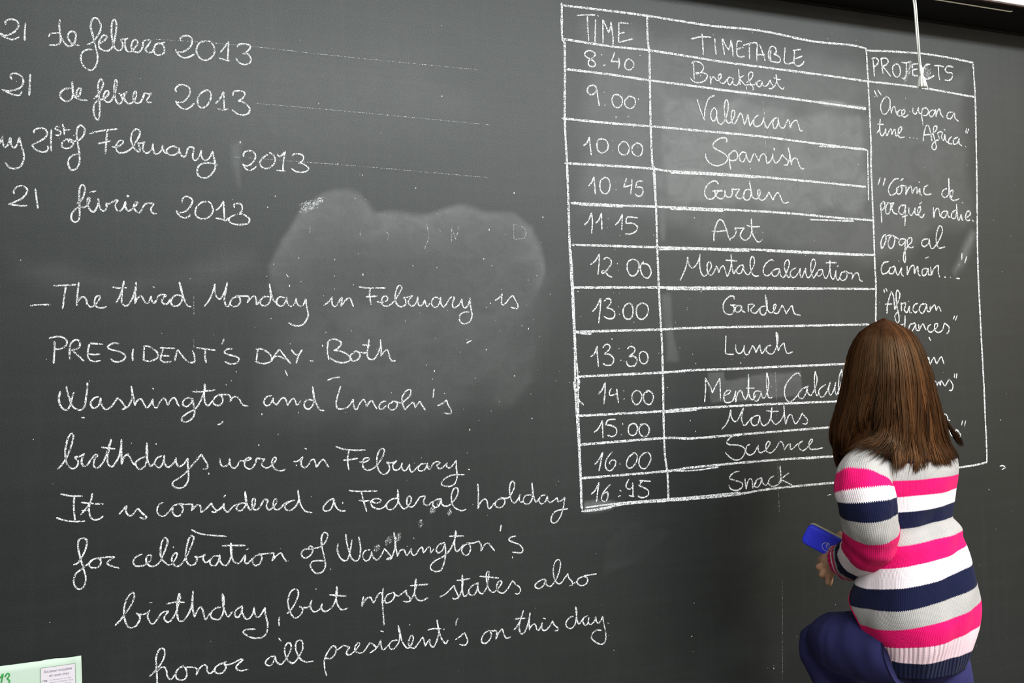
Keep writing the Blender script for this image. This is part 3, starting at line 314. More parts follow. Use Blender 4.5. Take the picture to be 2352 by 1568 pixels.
('chalk_word', '', 2.75, '684,1501 710,1511 745,1540|745,1540 748,1526 757,1505 761,1491 747,1485 737,1491|758,1485 772,1506 780,1539 780,1577|780,1577 778,1542 779,1512 782,1495 793,1492 805,1505|755,1558 781,1557 812,1559|846,1537 822,1530 805,1512 810,1495 826,1491 840,1511 845,1536|845,1536 844,1511 854,1494 866,1494 881,1516 887,1542 893,1569 887,1579 881,1567 882,1536 888,1512 898,1497 912,1492 934,1510 946,1527 939,1534 928,1527 923,1507 932,1490 951,1483 970,1498 993,1530|993,1530 1003,1515 1021,1499 1026,1485 1016,1472 1000,1476|852,1563 889,1556 934,1546'),
('chalk_word', '', 2.75, '1137,1517 1117,1516 1094,1503 1092,1490 1108,1482 1127,1492 1139,1515|1139,1515 1139,1498 1150,1486 1165,1488 1188,1516 1204,1553 1207,1580 1198,1592 1183,1583 1174,1556 1175,1525 1184,1501 1202,1490 1222,1509 1240,1528|1240,1528 1241,1513 1256,1494 1259,1480 1244,1476|1255,1480 1275,1488 1287,1500|1310,1509 1287,1501 1280,1486 1293,1472 1313,1471 1329,1485 1325,1502 1310,1509 1337,1511 1372,1511'),
('chalk_word', '', 2.75, '-371,1357 -356,1369 -339,1387 -325,1408 -318,1434 -325,1449 -335,1448 -345,1429 -348,1406 -346,1373 -345,1315|-342,1373 -334,1382 -323,1383 -315,1371 -313,1353 -306,1339 -297,1338 -285,1355|-256,1377 -274,1371 -284,1355 -282,1337 -267,1328 -253,1332 -247,1352 -255,1372 -263,1379|-255,1371 -238,1370 -221,1365|-221,1365 -214,1358 -217,1338|-217,1338 -205,1360 -191,1370 -182,1364 -180,1347 -174,1337 -164,1339 -152,1353|-115,1370 -146,1360 -155,1346 -147,1333 -130,1332 -117,1346 -121,1362 -128,1369|-121,1360 -104,1358 -81,1365 -66,1371 -56,1368|-56,1368 -70,1358 -81,1347 -79,1336 -64,1329 -41,1330'),
('chalk_word', '', 2.75, '56,1363 40,1364 24,1353 21,1341 33,1332 46,1340 56,1361|56,1361 57,1348 68,1333 80,1333 100,1358 113,1385 110,1402 102,1406 92,1395 89,1376 96,1348 109,1332 121,1329 139,1348 154,1376 153,1402 142,1410 131,1402 129,1379 138,1352 150,1334 169,1325 192,1325'),
('chalk_word', '', 2.75, '239,1262 233,1291 232,1318 241,1343 258,1365 269,1370 277,1357 270,1335 254,1324 236,1329|277,1351 291,1359 304,1367|304,1367 314,1362 327,1355 319,1346 315,1333 326,1327 337,1332 354,1346 365,1363 359,1368 349,1357 347,1340 360,1330 377,1329 391,1344 406,1363|406,1363 416,1354 428,1340 421,1331 404,1323|414,1328 435,1344 447,1366|447,1366 447,1349 450,1333 458,1327 476,1343|446,1402 458,1396|512,1356 493,1356 479,1344 482,1328 496,1325 514,1343 521,1369 516,1412|516,1412 523,1379 528,1354 541,1328 555,1319 570,1338 574,1358 567,1366 558,1353 555,1333 566,1318 580,1317 598,1337 611,1354|611,1354 616,1341 620,1316|620,1316 631,1332 640,1341|640,1341 640,1324 647,1311 657,1311 669,1334 677,1367 671,1413|671,1413 677,1371 687,1338 703,1315 714,1327|633,1378 656,1380 687,1375|757,1407 750,1396 747,1381|744,1324 762,1333 783,1347|783,1347 788,1333 794,1314 789,1299 773,1298 760,1304'),
('chalk_word', '', 2.75, '883,1339 867,1333 854,1315 853,1300 864,1291 881,1297 894,1316 893,1331 881,1340 897,1336 913,1337|913,1338 918,1326 913,1301|913,1301 927,1325 941,1338 946,1325 950,1311 960,1298 977,1302|992,1328 1006,1340 1024,1369 1036,1401|1036,1401 1024,1372 1016,1343 1017,1319 1025,1307 1038,1312 1048,1331 1058,1357 1064,1388|999,1372 1024,1370 1046,1368|1064,1388 1060,1353 1059,1318|1059,1318 1067,1332 1082,1340 1089,1329 1092,1316 1101,1312 1111,1326 1117,1340|1117,1340 1114,1325 1119,1309 1132,1307 1152,1323 1163,1341|1163,1341 1170,1324 1185,1308 1183,1298 1168,1300|1121,1359 1132,1353'),
('chalk_word', '', 2.75, '1258,1347 1239,1343 1223,1324 1228,1306 1245,1298 1263,1311 1271,1338 1274,1366 1269,1386|1269,1386 1272,1349 1275,1327 1282,1311 1296,1324 1308,1337|1324,1342 1306,1333 1301,1317 1312,1301 1324,1310 1329,1334|1329,1334 1326,1313 1336,1301 1354,1313 1362,1333|1362,1333 1363,1312 1373,1303 1385,1312 1393,1329|1393,1329 1398,1296 1405,1260 1403,1225 1389,1211 1366,1218 1343,1237 1338,1248 1346,1265 1364,1274 1385,1270|1416,1297 1422,1295'),
('timetable_grid', 'white ruled chalk lines of the timetable', 4.9, '1294,3969 1291,3821 1301,3794 1299,3680 1291,3452 1295,3264 1295,3094 1295,2926 1298,2776 1301,2626 1304,2477 1300,2291 1304,2179 1310,2012 1311,1799|1708,3959 1707,3858 1713,3782 1711,3681 1707,3462 1709,3294 1717,3269 1720,3104 1719,2919 1721,2687 1726,2486 1725,2339 1721,2115 1722,1997 1732,1898 1732,1798|2943,3941 2946,3776 2948,3605 2948,3440 2943,3352 2943,3182 2943,3025 2941,2842 2943,2761 2931,2525 2920,2158 2909,1798|3655,3943 3660,3754 3654,3555 3645,3297 3627,2881 3627,2619 3629,2405 3632,2197 3631,2076 3632,1925 3629,1825|3629,1825 3540,1816 3411,1812 3140,1810|1300,3959 1518,3962 1711,3962 1897,3957 2058,3955 2296,3962 2526,3949 2631,3943 2854,3949 2943,3941|2948,3933 3268,3952 3462,3951 3655,3940|1299,3812 1513,3804 1698,3806 1890,3800 2103,3791 2365,3787 2696,3782 2943,3776 3258,3775 3653,3756|1303,3682 1508,3678 1700,3670 1885,3665 2171,3657 2501,3650 2925,3634|1279,3466 1483,3462 1707,3462 1899,3460 2254,3456 2576,3443 2920,3428|1285,3273 1568,3273 1717,3271 1801,3265 2154,3265 2516,3256 2905,3243|1307,3102 1561,3100 1728,3101 2164,3100 2476,3094 2715,3083 2943,3077|1305,2922 1719,2919 1900,2918 2262,2917 2602,2910 2945,2903|1303,2738 1719,2739 2354,2738 2936,2733|1308,2548 1722,2552 1885,2556 2346,2557 2889,2558|1312,2356 1721,2360 1877,2365 2097,2364 2327,2366 2785,2367 2928,2369|1308,2189 1715,2188 1803,2192 2218,2193 2750,2187 2921,2188|1312,2066 1717,2069 1865,2059 2212,2062 2665,2065 2917,2061|1317,1923 1720,1922 1860,1929 2303,1931 2710,1923 2913,1922|1312,1783 1406,1785 1513,1796 1732,1792 1854,1789 2072,1788 2297,1799 2756,1797 2909,1798 3140,1808|n1300,2898 1304,2776 1306,2639 1308,2477 1314,2346 1311,2213 1313,1993 1314,1790|n1712,3257 1718,3110|n2046,3657 2334,3652 2637,3644 2925,3640|n1346,3096 1555,3094|n1331,1798 1528,1802 1877,1797 2107,1797|n1801,3257 2029,3259 2267,3258|n1794,3093 2069,3093|n1721,2909 1945,2913 2204,2909|n2301,2911 2654,2904 2879,2899|n2558,3069 2820,3069|n1758,2731 1915,2730 2148,2732 2619,2732|n2627,3429 2906,3435|n1730,2182 1893,2185|n1728,1925 1859,1915 1996,1921|n2479,1924 2580,1924|n2925,3428 2918,3176|n2497,3946 2652,3941|n1306,2354 1319,2339 1315,2311 1304,2292|n1293,2335 1297,2302 1313,2259 1336,2234|n1308,2546 1344,2540 1383,2537|n1321,2346 1315,2325 1319,2306|n1302,2840 1304,2735 1306,2620'),
('chalk_time', '', 3.05, '1363,3923 1409,3931 1451,3935|1413,3926 1413,3875 1416,3816|1453,3915 1450,3867 1447,3815|1463,3935 1468,3932|1485,3814 1487,3869 1488,3919|1489,3918 1504,3888 1515,3864|1515,3864 1526,3895 1527,3914|1527,3914 1532,3874 1535,3839 1534,3811|1566,3915 1589,3916 1614,3916|1566,3915 1564,3867 1562,3845 1563,3827|1564,3826 1597,3838 1634,3850|1566,3866 1592,3874'),
('chalk_time', '', 3.05, '1448,3760 1438,3771 1420,3775 1401,3767 1395,3754 1405,3744 1424,3737 1439,3728 1446,3717 1436,3706 1420,3706 1411,3716 1415,3731 1429,3741 1448,3759|1474,3762 1479,3762|1482,3715 1495,3719|1539,3780 1533,3760 1521,3736|1521,3736 1542,3739 1564,3740|1560,3757 1562,3735 1558,3710|1605,3758 1592,3741 1588,3720 1598,3709 1613,3708 1629,3721 1634,3737 1624,3751 1605,3758'),
('chalk_time', '', 3.05, '1448,3601 1443,3618 1427,3623 1408,3613 1402,3593 1418,3580 1439,3591 1448,3609|1448,3609 1452,3567 1457,3535|1482,3597 1484,3596|1483,3540 1486,3540|1550,3590 1530,3589 1520,3566 1529,3539 1550,3535 1567,3550 1570,3575 1558,3588 1542,3594|1601,3585 1583,3568 1584,3546 1605,3534 1627,3545 1635,3565 1629,3584 1607,3589 1596,3584'),
('chalk_time', '', 3.05, '1374,3353 1392,3368 1405,3393|1405,3393 1407,3359 1411,3316|1445,3384 1439,3356 1446,3335 1464,3328 1486,3340 1494,3362 1485,3384 1464,3390 1445,3384|1515,3385 1516,3384|1513,3341 1514,3340|1564,3384 1545,3363 1546,3338 1564,3325 1586,3331 1597,3356 1585,3380 1566,3385|1632,3382 1611,3362 1614,3335 1636,3323 1655,3332 1663,3358 1654,3377 1632,3383'),
('chalk_time', '', 3.05, '1392,3179 1407,3194 1420,3221|1420,3221 1422,3185 1424,3146|1471,3220 1452,3206 1447,3176 1456,3155 1474,3149 1491,3164 1497,3193 1487,3217 1466,3221|1525,3203 1526,3202|1524,3169 1525,3168|1578,3222 1562,3182|1562,3182 1603,3193|1605,3218 1602,3188 1596,3153|1659,3213 1631,3209 1622,3184|1622,3184 1650,3185 1658,3168 1648,3148 1629,3145 1618,3154'),
('chalk_time', '', 3.05, '1366,3009 1385,3026 1403,3063|1403,3063 1406,3024 1400,2973|1421,3018 1438,3035 1451,3064|1451,3064 1450,3026 1450,2992|1481,3042 1482,3040|1477,3002 1478,3001|1515,3013 1534,3031 1552,3062|1552,3062 1549,3024 1546,2992|1628,3048 1576,3049 1567,3022|1567,3022 1602,3023 1623,3009 1617,2989 1589,2976 1563,2975'),
('chalk_time', '', 3.05, '1390,2838 1412,2853 1434,2884|1434,2884 1431,2841 1424,2795|1453,2861 1469,2870 1487,2861 1489,2842 1472,2820 1448,2800 1442,2807 1453,2812 1474,2791 1491,2784|1519,2845 1520,2842|1524,2814 1525,2813|1593,2865 1571,2850 1567,2818 1580,2794 1598,2790 1618,2809 1625,2839 1615,2858 1590,2865|1649,2854 1633,2834 1635,2804 1651,2785 1670,2782 1684,2805 1677,2832 1661,2844 1642,2844'),
('chalk_time', '', 3.05, '1392,2634 1411,2653 1433,2692|1433,2692 1429,2643 1420,2584|1449,2679 1465,2690 1481,2686 1480,2669 1461,2650|1461,2650 1485,2643 1500,2626 1491,2606 1467,2603 1446,2612|1517,2656 1519,2654|1520,2622 1522,2620|1575,2671 1553,2662 1539,2637 1545,2608 1564,2599 1582,2610 1588,2637 1583,2662 1569,2671|1632,2671 1610,2656 1604,2627 1613,2605 1632,2598 1655,2614 1664,2641 1657,2661 1635,2671'),
('chalk_time', '', 3.05, '1377,2440 1396,2454 1409,2485|1409,2485 1409,2446 1412,2396|1436,2477 1450,2491 1466,2488 1469,2473 1443,2450|1443,2450 1467,2447 1486,2427 1476,2403 1449,2401 1434,2409|1513,2472 1514,2471|1520,2421 1521,2419|1554,2469 1570,2480 1589,2471 1586,2454 1561,2435|1561,2435 1585,2436 1600,2419 1589,2397 1567,2392 1551,2401 1548,2416|1624,2457 1612,2441 1614,2414 1630,2402 1647,2408 1654,2430 1646,2450 1627,2457'),
('chalk_time', '', 3.05, '1408,2278 1427,2297 1442,2326|1442,2326 1439,2282 1432,2234|1470,2300 1460,2283 1466,2269 1493,2275|1496,2296 1498,2265 1502,2236|1530,2288 1532,2285|1528,2249 1531,2253|1590,2286 1571,2271 1570,2242 1585,2224 1605,2231 1616,2255 1609,2279 1588,2286|1651,2280 1628,2269 1626,2242 1640,2224 1659,2223 1674,2247 1670,2269 1651,2282 1640,2281'),
('chalk_time', '', 3.05, '1382,2115 1401,2129 1422,2162|1422,2162 1422,2124 1422,2088|1485,2165 1449,2163 1438,2142|1438,2142 1465,2139 1488,2124 1485,2101 1468,2091 1445,2098|1519,2146 1520,2140|1510,2098 1512,2096|1569,2143 1549,2132 1546,2105 1560,2091 1580,2095 1590,2118 1584,2136 1567,2144|1623,2138 1601,2125 1600,2098 1617,2082 1637,2086 1648,2107 1643,2127 1625,2138 1603,2135'),
('chalk_time', '', 3.05, '1379,1977 1396,1992 1419,2026|1419,2026 1409,1987 1398,1948|1465,2026 1439,2000 1429,1971 1439,1949 1456,1946 1476,1965 1479,1984 1464,1991 1449,1979 1453,1973|1498,1973 1500,1969|1568,2013 1544,1997 1530,1971 1536,1953 1553,1950 1575,1968 1585,1994 1577,2012 1562,2013|1621,2011 1598,1993 1592,1963 1605,1944 1624,1943 1645,1967 1651,1993 1638,2011 1621,2011'),
('chalk_time', '', 3.05, '1358,1852 1377,1866 1397,1899|1397,1899 1390,1867 1382,1818|1450,1887 1421,1860 1406,1835 1411,1819 1426,1816 1437,1836 1434,1854 1417,1849 1408,1837|1493,1858 1501,1853|1487,1830 1497,1834|1540,1901 1526,1879 1528,1865 1545,1858 1561,1872|1557,1884 1558,1853 1557,1826|1538,1831 1565,1823|1590,1891 1646,1884|1605,1888 1587,1870|1587,1870 1610,1860 1632,1845 1633,1827 1617,1817 1596,1817 1581,1825'),
('chalk_heading', '', 3.5, '1932,3881 1983,3896 2039,3901|1991,3911 1993,3861 1994,3813|2058,3896 2060,3856 2063,3822|2051,3917 2052,3913|2098,3900 2102,3863 2108,3826|2100,3901 2118,3868 2132,3851|2132,3851 2144,3880 2147,3901|2147,3901 2153,3856 2155,3823|2206,3898 2186,3899 2178,3884 2176,3858 2179,3830 2197,3825 2219,3830|2178,3859 2214,3872|2212,3880 2248,3893 2278,3901 2293,3898|2248,3891 2246,3850 2246,3820|2293,3898 2288,3854 2286,3814|2306,3893 2321,3857 2333,3820|2287,3843 2334,3849|2368,3875 2364,3846 2367,3817|2358,3823 2353,3854 2364,3884 2380,3894 2397,3884 2398,3868 2384,3856|2384,3856 2408,3850 2421,3835 2411,3820 2384,3819 2365,3823|2451,3895 2445,3857 2444,3825 2461,3817 2492,3826 2498,3828|2495,3885 2542,3896|2506,3884 2501,3850 2500,3825 2511,3815 2527,3813 2549,3825 2559,3839|2509,3847 2550,3864'),
('chalk_word', '', 3.05, '1939,3771 1940,3732 1941,3695|1929,3768 1950,3779 1978,3774 1993,3756 1980,3733 1951,3721|1950,3727 1976,3729 2005,3726 2011,3714 1996,3694 1967,3682 1936,3685 1919,3701|2026,3717 2028,3697 2027,3680|2027,3680 2030,3700 2042,3715 2051,3711 2061,3701 2072,3704 2085,3718 2084,3732 2075,3729 2070,3716 2075,3698 2089,3690 2100,3692 2117,3711|2143,3721 2127,3721 2119,3705 2125,3688 2138,3691 2148,3708 2149,3722|2149,3722 2148,3698 2158,3688 2171,3689 2181,3704 2184,3730 2182,3763|2182,3763 2185,3724 2188,3692|2210,3737 2193,3727 2189,3718 2203,3703 2217,3692|2223,3705 2244,3719 2260,3740 2259,3756 2246,3756 2236,3741 2239,3716 2252,3695 2261,3680 2257,3673|2217,3692 2240,3697 2262,3697 2281,3712|2221,3687 2222,3673|2304,3723 2287,3717 2281,3701 2292,3691 2305,3699 2312,3719|2312,3719 2316,3700 2329,3697 2345,3709 2357,3731|2357,3731 2361,3717 2371,3705 2367,3691 2348,3687|2371,3692 2387,3710 2396,3736 2393,3760|2393,3760 2395,3727 2406,3705 2428,3691 2436,3703|2379,3743 2396,3736 2419,3737'),
('chalk_word', '', 3.05, '1952,3604 1963,3568 1976,3535 1987,3509|1987,3509 1990,3548 1999,3583 2014,3612 2033,3624 2047,3630|2051,3562 2041,3571 2026,3554 2021,3529 2031,3509 2046,3518 2054,3544 2055,3562|2055,3562 2054,3537 2058,3513 2070,3498 2089,3506 2108,3538 2119,3580 2118,3608 2110,3615 2101,3600 2097,3569 2101,3532 2111,3510 2125,3508 2144,3529 2154,3554 2151,3568 2140,3566 2134,3543 2136,3515 2148,3504 2166,3527 2182,3556 2193,3551 2199,3529 2205,3505|2205,3505 2217,3531 2226,3555|2226,3555 2229,3532 2235,3499|2235,3499 2257,3534|2286,3558 2266,3544 2256,3524 2261,3505 2279,3502 2303,3518 2315,3548|2315,3548 2316,3528 2330,3498 2348,3518 2366,3542|2318,3573 2319,3567|2395,3552 2376,3547 2365,3526 2368,3503 2381,3501 2394,3525 2397,3550|2397,3550 2399,3528 2408,3506 2423,3504|2425,3502 2443,3531 2451,3548|2451,3548 2460,3537 2464,3507|2464,3507 2474,3530 2497,3547 2508,3540 2515,3516 2523,3497 2536,3500'),
('chalk_word', '', 3.05, '2100,3415 2106,3425 2096,3436 2067,3431 2039,3413 2028,3395 2042,3381 2077,3367 2101,3351 2105,3336 2089,3317 2048,3303 2012,3311 1991,3333 1988,3356|2113,3363 2114,3336 2120,3290|2113,3356 2134,3376 2152,3376 2161,3358 2153,3338 2126,3331 2112,3340|2207,3373 2187,3374 2170,3355 2176,3332 2192,3331 2206,3353 2209,3373|2209,3373 2213,3346 2229,3331 2244,3359 2254,3372 2265,3360 2278,3336|2278,3336 2288,3362 2307,3373 2318,3360 2320,3340 2327,3330 2349,3349 2359,3378|2359,3378 2358,3354 2374,3333 2396,3352 2412,3377|2365,3406 2369,3392|2412,3377 2425,3362 2444,3347 2438,3328 2419,3327|2436,3328 2449,3347 2455,3380 2447,3411|2447,3411 2457,3372 2462,3330|2462,3330 2471,3356 2488,3363 2500,3354 2508,3330 2522,3313 2535,3317'),
('chalk_word', '', 3.05, '2051,3217 2038,3231 2018,3229 1990,3210 1975,3179 1984,3152 2010,3147 2031,3162 2029,3181 2018,3184|2018,3184 2043,3187 2070,3190|2070,3188 2047,3182 2037,3164 2052,3151 2073,3154 2085,3175 2083,3191|2083,3191 2087,3168 2100,3159 2118,3165 2124,3185 2122,3198|2122,3198 2142,3197 2165,3200|2165,3200 2151,3182 2143,3166 2159,3155 2177,3160 2192,3184|2223,3201 2197,3196 2185,3172 2191,3152 2211,3151 2226,3173 2225,3201 2220,3238|2220,3238 2227,3197 2235,3166 2256,3157 2275,3175 2278,3195 2269,3201 2264,3183 2272,3160 2290,3152 2312,3169 2327,3193|2327,3193 2338,3174 2349,3155|2349,3155 2362,3179 2379,3192 2391,3176 2399,3157 2413,3143 2440,3150'),
('chalk_word', '', 3.05, '2015,2953 2018,2990 2032,3032 2049,3053 2068,3045 2083,3013 2094,2976 2103,2959|2006,2998 2042,2999 2083,3004|2103,2966 2123,2976 2138,3002 2129,3017|2129,3017 2154,3017 2183,3017|2183,3017 2167,3002 2159,2981 2171,2965 2190,2962 2211,2978 2223,3008 2223,3062|2223,3062 2224,3012 2233,2979 2256,2954 2280,2965|2196,3031 2227,3025 2268,3027'),
('chalk_word', '', 3.05, '1831,2772 1852,2809 1867,2845 1874,2880|1874,2880 1879,2845 1894,2829 1913,2838 1930,2862 1939,2891|1939,2891 1935,2854 1938,2818 1951,2793 1965,2795 1987,2818 1997,2839 1989,2857 1977,2848 1973,2822 1982,2800 1998,2798 2016,2822 2023,2839|2023,2839 2032,2823 2034,2808|2034,2808 2047,2831 2062,2839 2070,2819 2081,2792 2097,2823 2105,2856 2105,2893|2105,2893 2105,2856 2109,2827 2115,2805 2133,2828|2074,2866 2108,2865 2136,2862|2170,2845 2148,2840 2130,2819 2139,2805 2157,2809 2170,2840|2170,2840 2174,2816 2193,2799 2213,2820 2229,2849 2231,2874 2220,2885 2210,2870 2207,2841 2215,2808 2232,2793 2254,2795|2340,2865 2327,2872 2302,2859 2281,2833 2280,2808 2294,2796 2312,2800 2332,2817|2371,2830 2343,2825 2327,2808 2336,2794 2357,2798 2373,2826|2373,2826 2375,2800 2392,2788 2413,2818 2428,2852 2423,2871 2411,2869 2399,2847 2403,2818 2417,2790 2430,2792|2465,2835 2439,2822 2431,2803 2443,2788 2461,2793 2480,2814 2491,2833|2491,2833 2487,2810 2497,2788 2516,2823 2522,2834|2522,2834 2521,2810 2535,2787 2563,2819 2581,2858 2572,2877 2557,2866 2551,2836 2557,2802 2567,2787 2589,2815|2621,2828 2597,2824 2586,2802 2601,2796 2618,2811 2621,2828|2621,2828 2623,2807 2638,2785 2658,2811 2667,2846 2667,2874|2667,2874 2666,2829 2670,2794 2683,2781 2697,2807 2701,2824|2701,2824 2699,2794 2712,2777 2732,2807|2638,2861 2708,2862|2707,2844 2718,2846|2763,2818 2735,2814 2723,2790 2739,2775 2761,2786 2767,2808 2755,2823 2781,2812 2795,2812|2795,2814 2802,2799 2796,2782|2796,2782 2814,2808 2833,2813 2840,2795 2845,2777 2861,2772'),
('chalk_word', '', 3.05, '2113,2685 2111,2698 2092,2700 2067,2683 2052,2659 2055,2630 2074,2616 2098,2617 2111,2638 2106,2654 2090,2659|2090,2659 2123,2658|2148,2656 2126,2654 2115,2638 2127,2625 2144,2633 2152,2654|2152,2654 2154,2633 2170,2623|2188,2625 2187,2660|2187,2660 2211,2662 2223,2656|2223,2656 2205,2641 2202,2629 2217,2620 2234,2624 2250,2643|2283,2653 2257,2647 2252,2624 2263,2612 2281,2616 2292,2641 2293,2674 2285,2706|2285,2706 2288,2666 2294,2636 2313,2620 2334,2636 2343,2657 2333,2659 2327,2640 2331,2621 2351,2619 2367,2640 2378,2657|2378,2657 2390,2636 2399,2615|2399,2615 2415,2636 2434,2654 2440,2631 2450,2614 2480,2607'),
('chalk_word', '', 3.05, '2061,2517 2057,2472 2054,2436|2054,2436 2074,2432 2099,2431|2112,2476 2111,2453 2121,2436 2138,2436 2153,2452 2158,2471|2158,2471 2155,2448 2163,2430 2176,2428 2192,2451 2203,2470|2203,2470 2215,2454 2221,2435|2221,2435 2233,2457 2244,2473|2244,2473 2247,2449 2255,2431 2276,2456|2307,2468 2285,2463 2278,2445 2292,2430 2314,2429 2332,2451 2345,2487 2346,2513 2338,2530|2338,2530 2339,2491 2345,2441|2345,2441 2359,2461 2380,2479|2380,2479 2385,2453 2393,2431 2406,2427 2428,2435'),
('chalk_word', '', 3.05, '1935,2219 1942,2273 1944,2328|1944,2328 1949,2317 1969,2283 1978,2259|1978,2259 1993,2285 2020,2323|2020,2323 2020,2273 2019,2224|2041,2244 2062,2250 2075,2262 2063,2268 2046,2258 2037,2237 2044,2214 2065,2211 2086,2221 2103,2263|2103,2263 2099,2234 2101,2211|2101,2211 2108,2241 2124,2262 2136,2256 2142,2236 2154,2221 2167,2242 2174,2289 2175,2337|2175,2337 2172,2289 2174,2242 2184,2222 2196,2219 2212,2240|2160,2273 2205,2271|2237,2255 2211,2256 2199,2237 2207,2211 2222,2214 2238,2239 2241,2253|2241,2253 2244,2232 2255,2222 2275,2248 2286,2295 2277,2341|2277,2341 2273,2292 2275,2248 2283,2224 2302,2223'),
('chalk_word', '', 3.05, '2468,2318 2456,2331 2433,2327 2401,2302 2377,2270 2372,2237 2383,2207 2405,2199 2428,2212 2456,2237|2511,2268 2474,2255 2451,2233 2455,2215 2477,2212 2496,2239 2504,2265|2504,2265 2505,2239 2523,2223 2547,2255 2563,2296 2553,2337|2553,2337 2546,2293 2549,2244 2559,2221 2574,2239|2612,2272 2584,2258 2569,2240 2577,2217 2595,2214 2620,2241 2640,2282|2640,2282 2629,2248 2637,2220 2657,2240 2673,2280|2673,2280 2666,2247 2674,2220 2695,2253 2713,2298 2711,2341|2711,2341 2695,2306 2688,2261 2688,2219'),
('chalk_word', '', 3.05, '2020,2091 2044,2112 2062,2143 2072,2177|2072,2177 2074,2143 2090,2122 2108,2130 2126,2158 2141,2182|2141,2182 2130,2150 2130,2122 2144,2101 2171,2123 2188,2138|2223,2144 2193,2138 2179,2116 2195,2097 2217,2106 2229,2142|2229,2142 2232,2113 2249,2094 2278,2110 2292,2142 2298,2178|2298,2178 2292,2142 2295,2116 2316,2097 2348,2117 2365,2146 2366,2182|2267,2163 2297,2158 2334,2157|2366,2182 2367,2138 2372,2094|2372,2094 2388,2130 2406,2138 2414,2117 2427,2093 2450,2112 2469,2142|2469,2142 2482,2125 2497,2109 2491,2089 2467,2092'),
('chalk_word', '', 3.05, '2109,2053 2095,2060 2065,2050 2044,2030 2060,2018 2100,2014 2136,1999 2139,1974 2116,1950 2086,1946 2054,1964 2035,1985|2170,2014 2151,2004 2146,1979 2164,1964 2191,1973 2215,2006|2215,2006 2214,1981 2228,1970 2259,1985 2281,2012 2268,2019 2256,2001 2259,1975 2285,1966 2316,1990 2329,2009 2344,2014 2355,1994 2358,1974|2358,1974 2378,1996 2394,2001|2394,2001 2393,1976 2408,1978 2437,1999|2465,2010 2444,1998 2442,1979 2466,1964 2503,1988 2522,2009 2512,2013 2499,1991 2510,1968 2546,1966 2582,1970'),
('chalk_word', '', 3.05, '2106,1893 2087,1893 2061,1880 2053,1865 2082,1853 2118,1838 2117,1819 2087,1807 2058,1815 2046,1834|2135,1858 2136,1833 2139,1808|2139,1808 2148,1838 2163,1856 2174,1843 2176,1811 2196,1838|2227,1854 2200,1847 2184,1823 2199,1812 2218,1827 2227,1854|2227,1854 2230,1832 2248,1818 2268,1838|2295,1858 2272,1847 2263,1826 2282,1810 2312,1813 2324,1824 2333,1849 2331,1901|2331,1901 2333,1855 2332,1821|2380,1865 2348,1848 2336,1836 2366,1821 2395,1806'),
('chalk_heading', '', 3.8, '2981,3897 2985,3856 2987,3806|2974,3893 3001,3900 3017,3887 3008,3868 2985,3852|3035,3899 3038,3861 3042,3823|3031,3898 3062,3906 3080,3893 3069,3874 3042,3861|3042,3861 3067,3839 3092,3814|3126,3880 3108,3864 3109,3833 3127,3815 3150,3826 3156,3858 3144,3880 3122,3880|3167,3894 3194,3894 3225,3902|3198,3894 3196,3855 3190,3823 3176,3811 3164,3814|3238,3891 3237,3859 3240,3835 3271,3834|3234,3890 3275,3897|3237,3862 3269,3869|3357,3902 3329,3896 3308,3869 3308,3834 3330,3822 3362,3835 3381,3846|3384,3898 3422,3901 3449,3897|3412,3897 3412,3861 3417,3826|3515,3903 3477,3903 3458,3883 3471,3870 3504,3870 3502,3844 3478,3828 3453,3829'),
('chalk_word', '', 3.5, '2983,3733 2991,3718 3001,3702|3005,3737 3026,3713|3056,3707 3033,3687 3018,3652 3029,3621 3051,3620 3074,3649 3081,3691 3064,3707 3051,3706|3080,3663 3086,3626|3086,3626 3096,3651 3110,3662 3118,3638 3124,3622|3154,3648 3136,3643 3126,3625 3143,3616 3171,3632 3176,3650 3158,3645 3157,3621 3174,3613 3197,3627|3231,3665 3229,3644 3247,3634 3262,3657 3267,3671|3267,3671 3270,3643 3288,3637|3294,3670 3287,3630 3293,3578|3294,3663 3317,3672 3334,3655 3319,3633 3296,3631|3358,3664 3338,3648 3346,3628 3365,3636 3376,3658 3358,3665|3381,3669 3383,3630|3383,3630 3394,3660 3409,3672 3417,3647 3434,3628|3501,3664 3468,3658 3458,3632 3481,3627 3506,3654 3511,3662|3511,3662 3514,3633 3538,3617|3015,3593 3009,3554 3011,3520 3023,3507 3042,3529 3047,3547|2996,3564 3035,3566|2989,3518 3003,3533 3011,3544|3047,3547 3046,3522 3054,3508|3054,3508 3073,3541 3082,3546|3082,3546 3085,3518|3085,3518 3100,3543 3108,3544|3108,3544 3111,3513 3125,3521 3148,3543 3149,3561 3131,3549 3125,3521 3137,3506 3169,3511|3200,3510 3204,3508|3222,3510 3226,3508|3246,3509 3251,3507|3289,3496 3296,3532 3312,3576 3330,3577 3342,3542 3348,3500|3295,3529 3337,3535|3350,3536 3379,3559 3385,3581 3366,3576 3360,3543 3367,3508 3377,3474 3364,3457 3346,3465 3352,3486 3376,3505 3395,3510|3388,3545 3396,3525 3400,3514|3388,3545 3407,3554 3425,3551|3425,3551 3414,3526 3427,3509 3438,3542|3438,3542 3441,3513 3455,3500|3433,3570 3440,3563|3485,3534 3465,3518 3462,3497 3487,3495|3527,3533 3498,3520 3496,3495 3520,3500 3536,3527|3536,3527 3534,3501 3553,3488|3574,3489 3580,3485'),
('chalk_word', '', 3.5, '3591,3584 3582,3558|3606,3583 3592,3556'),
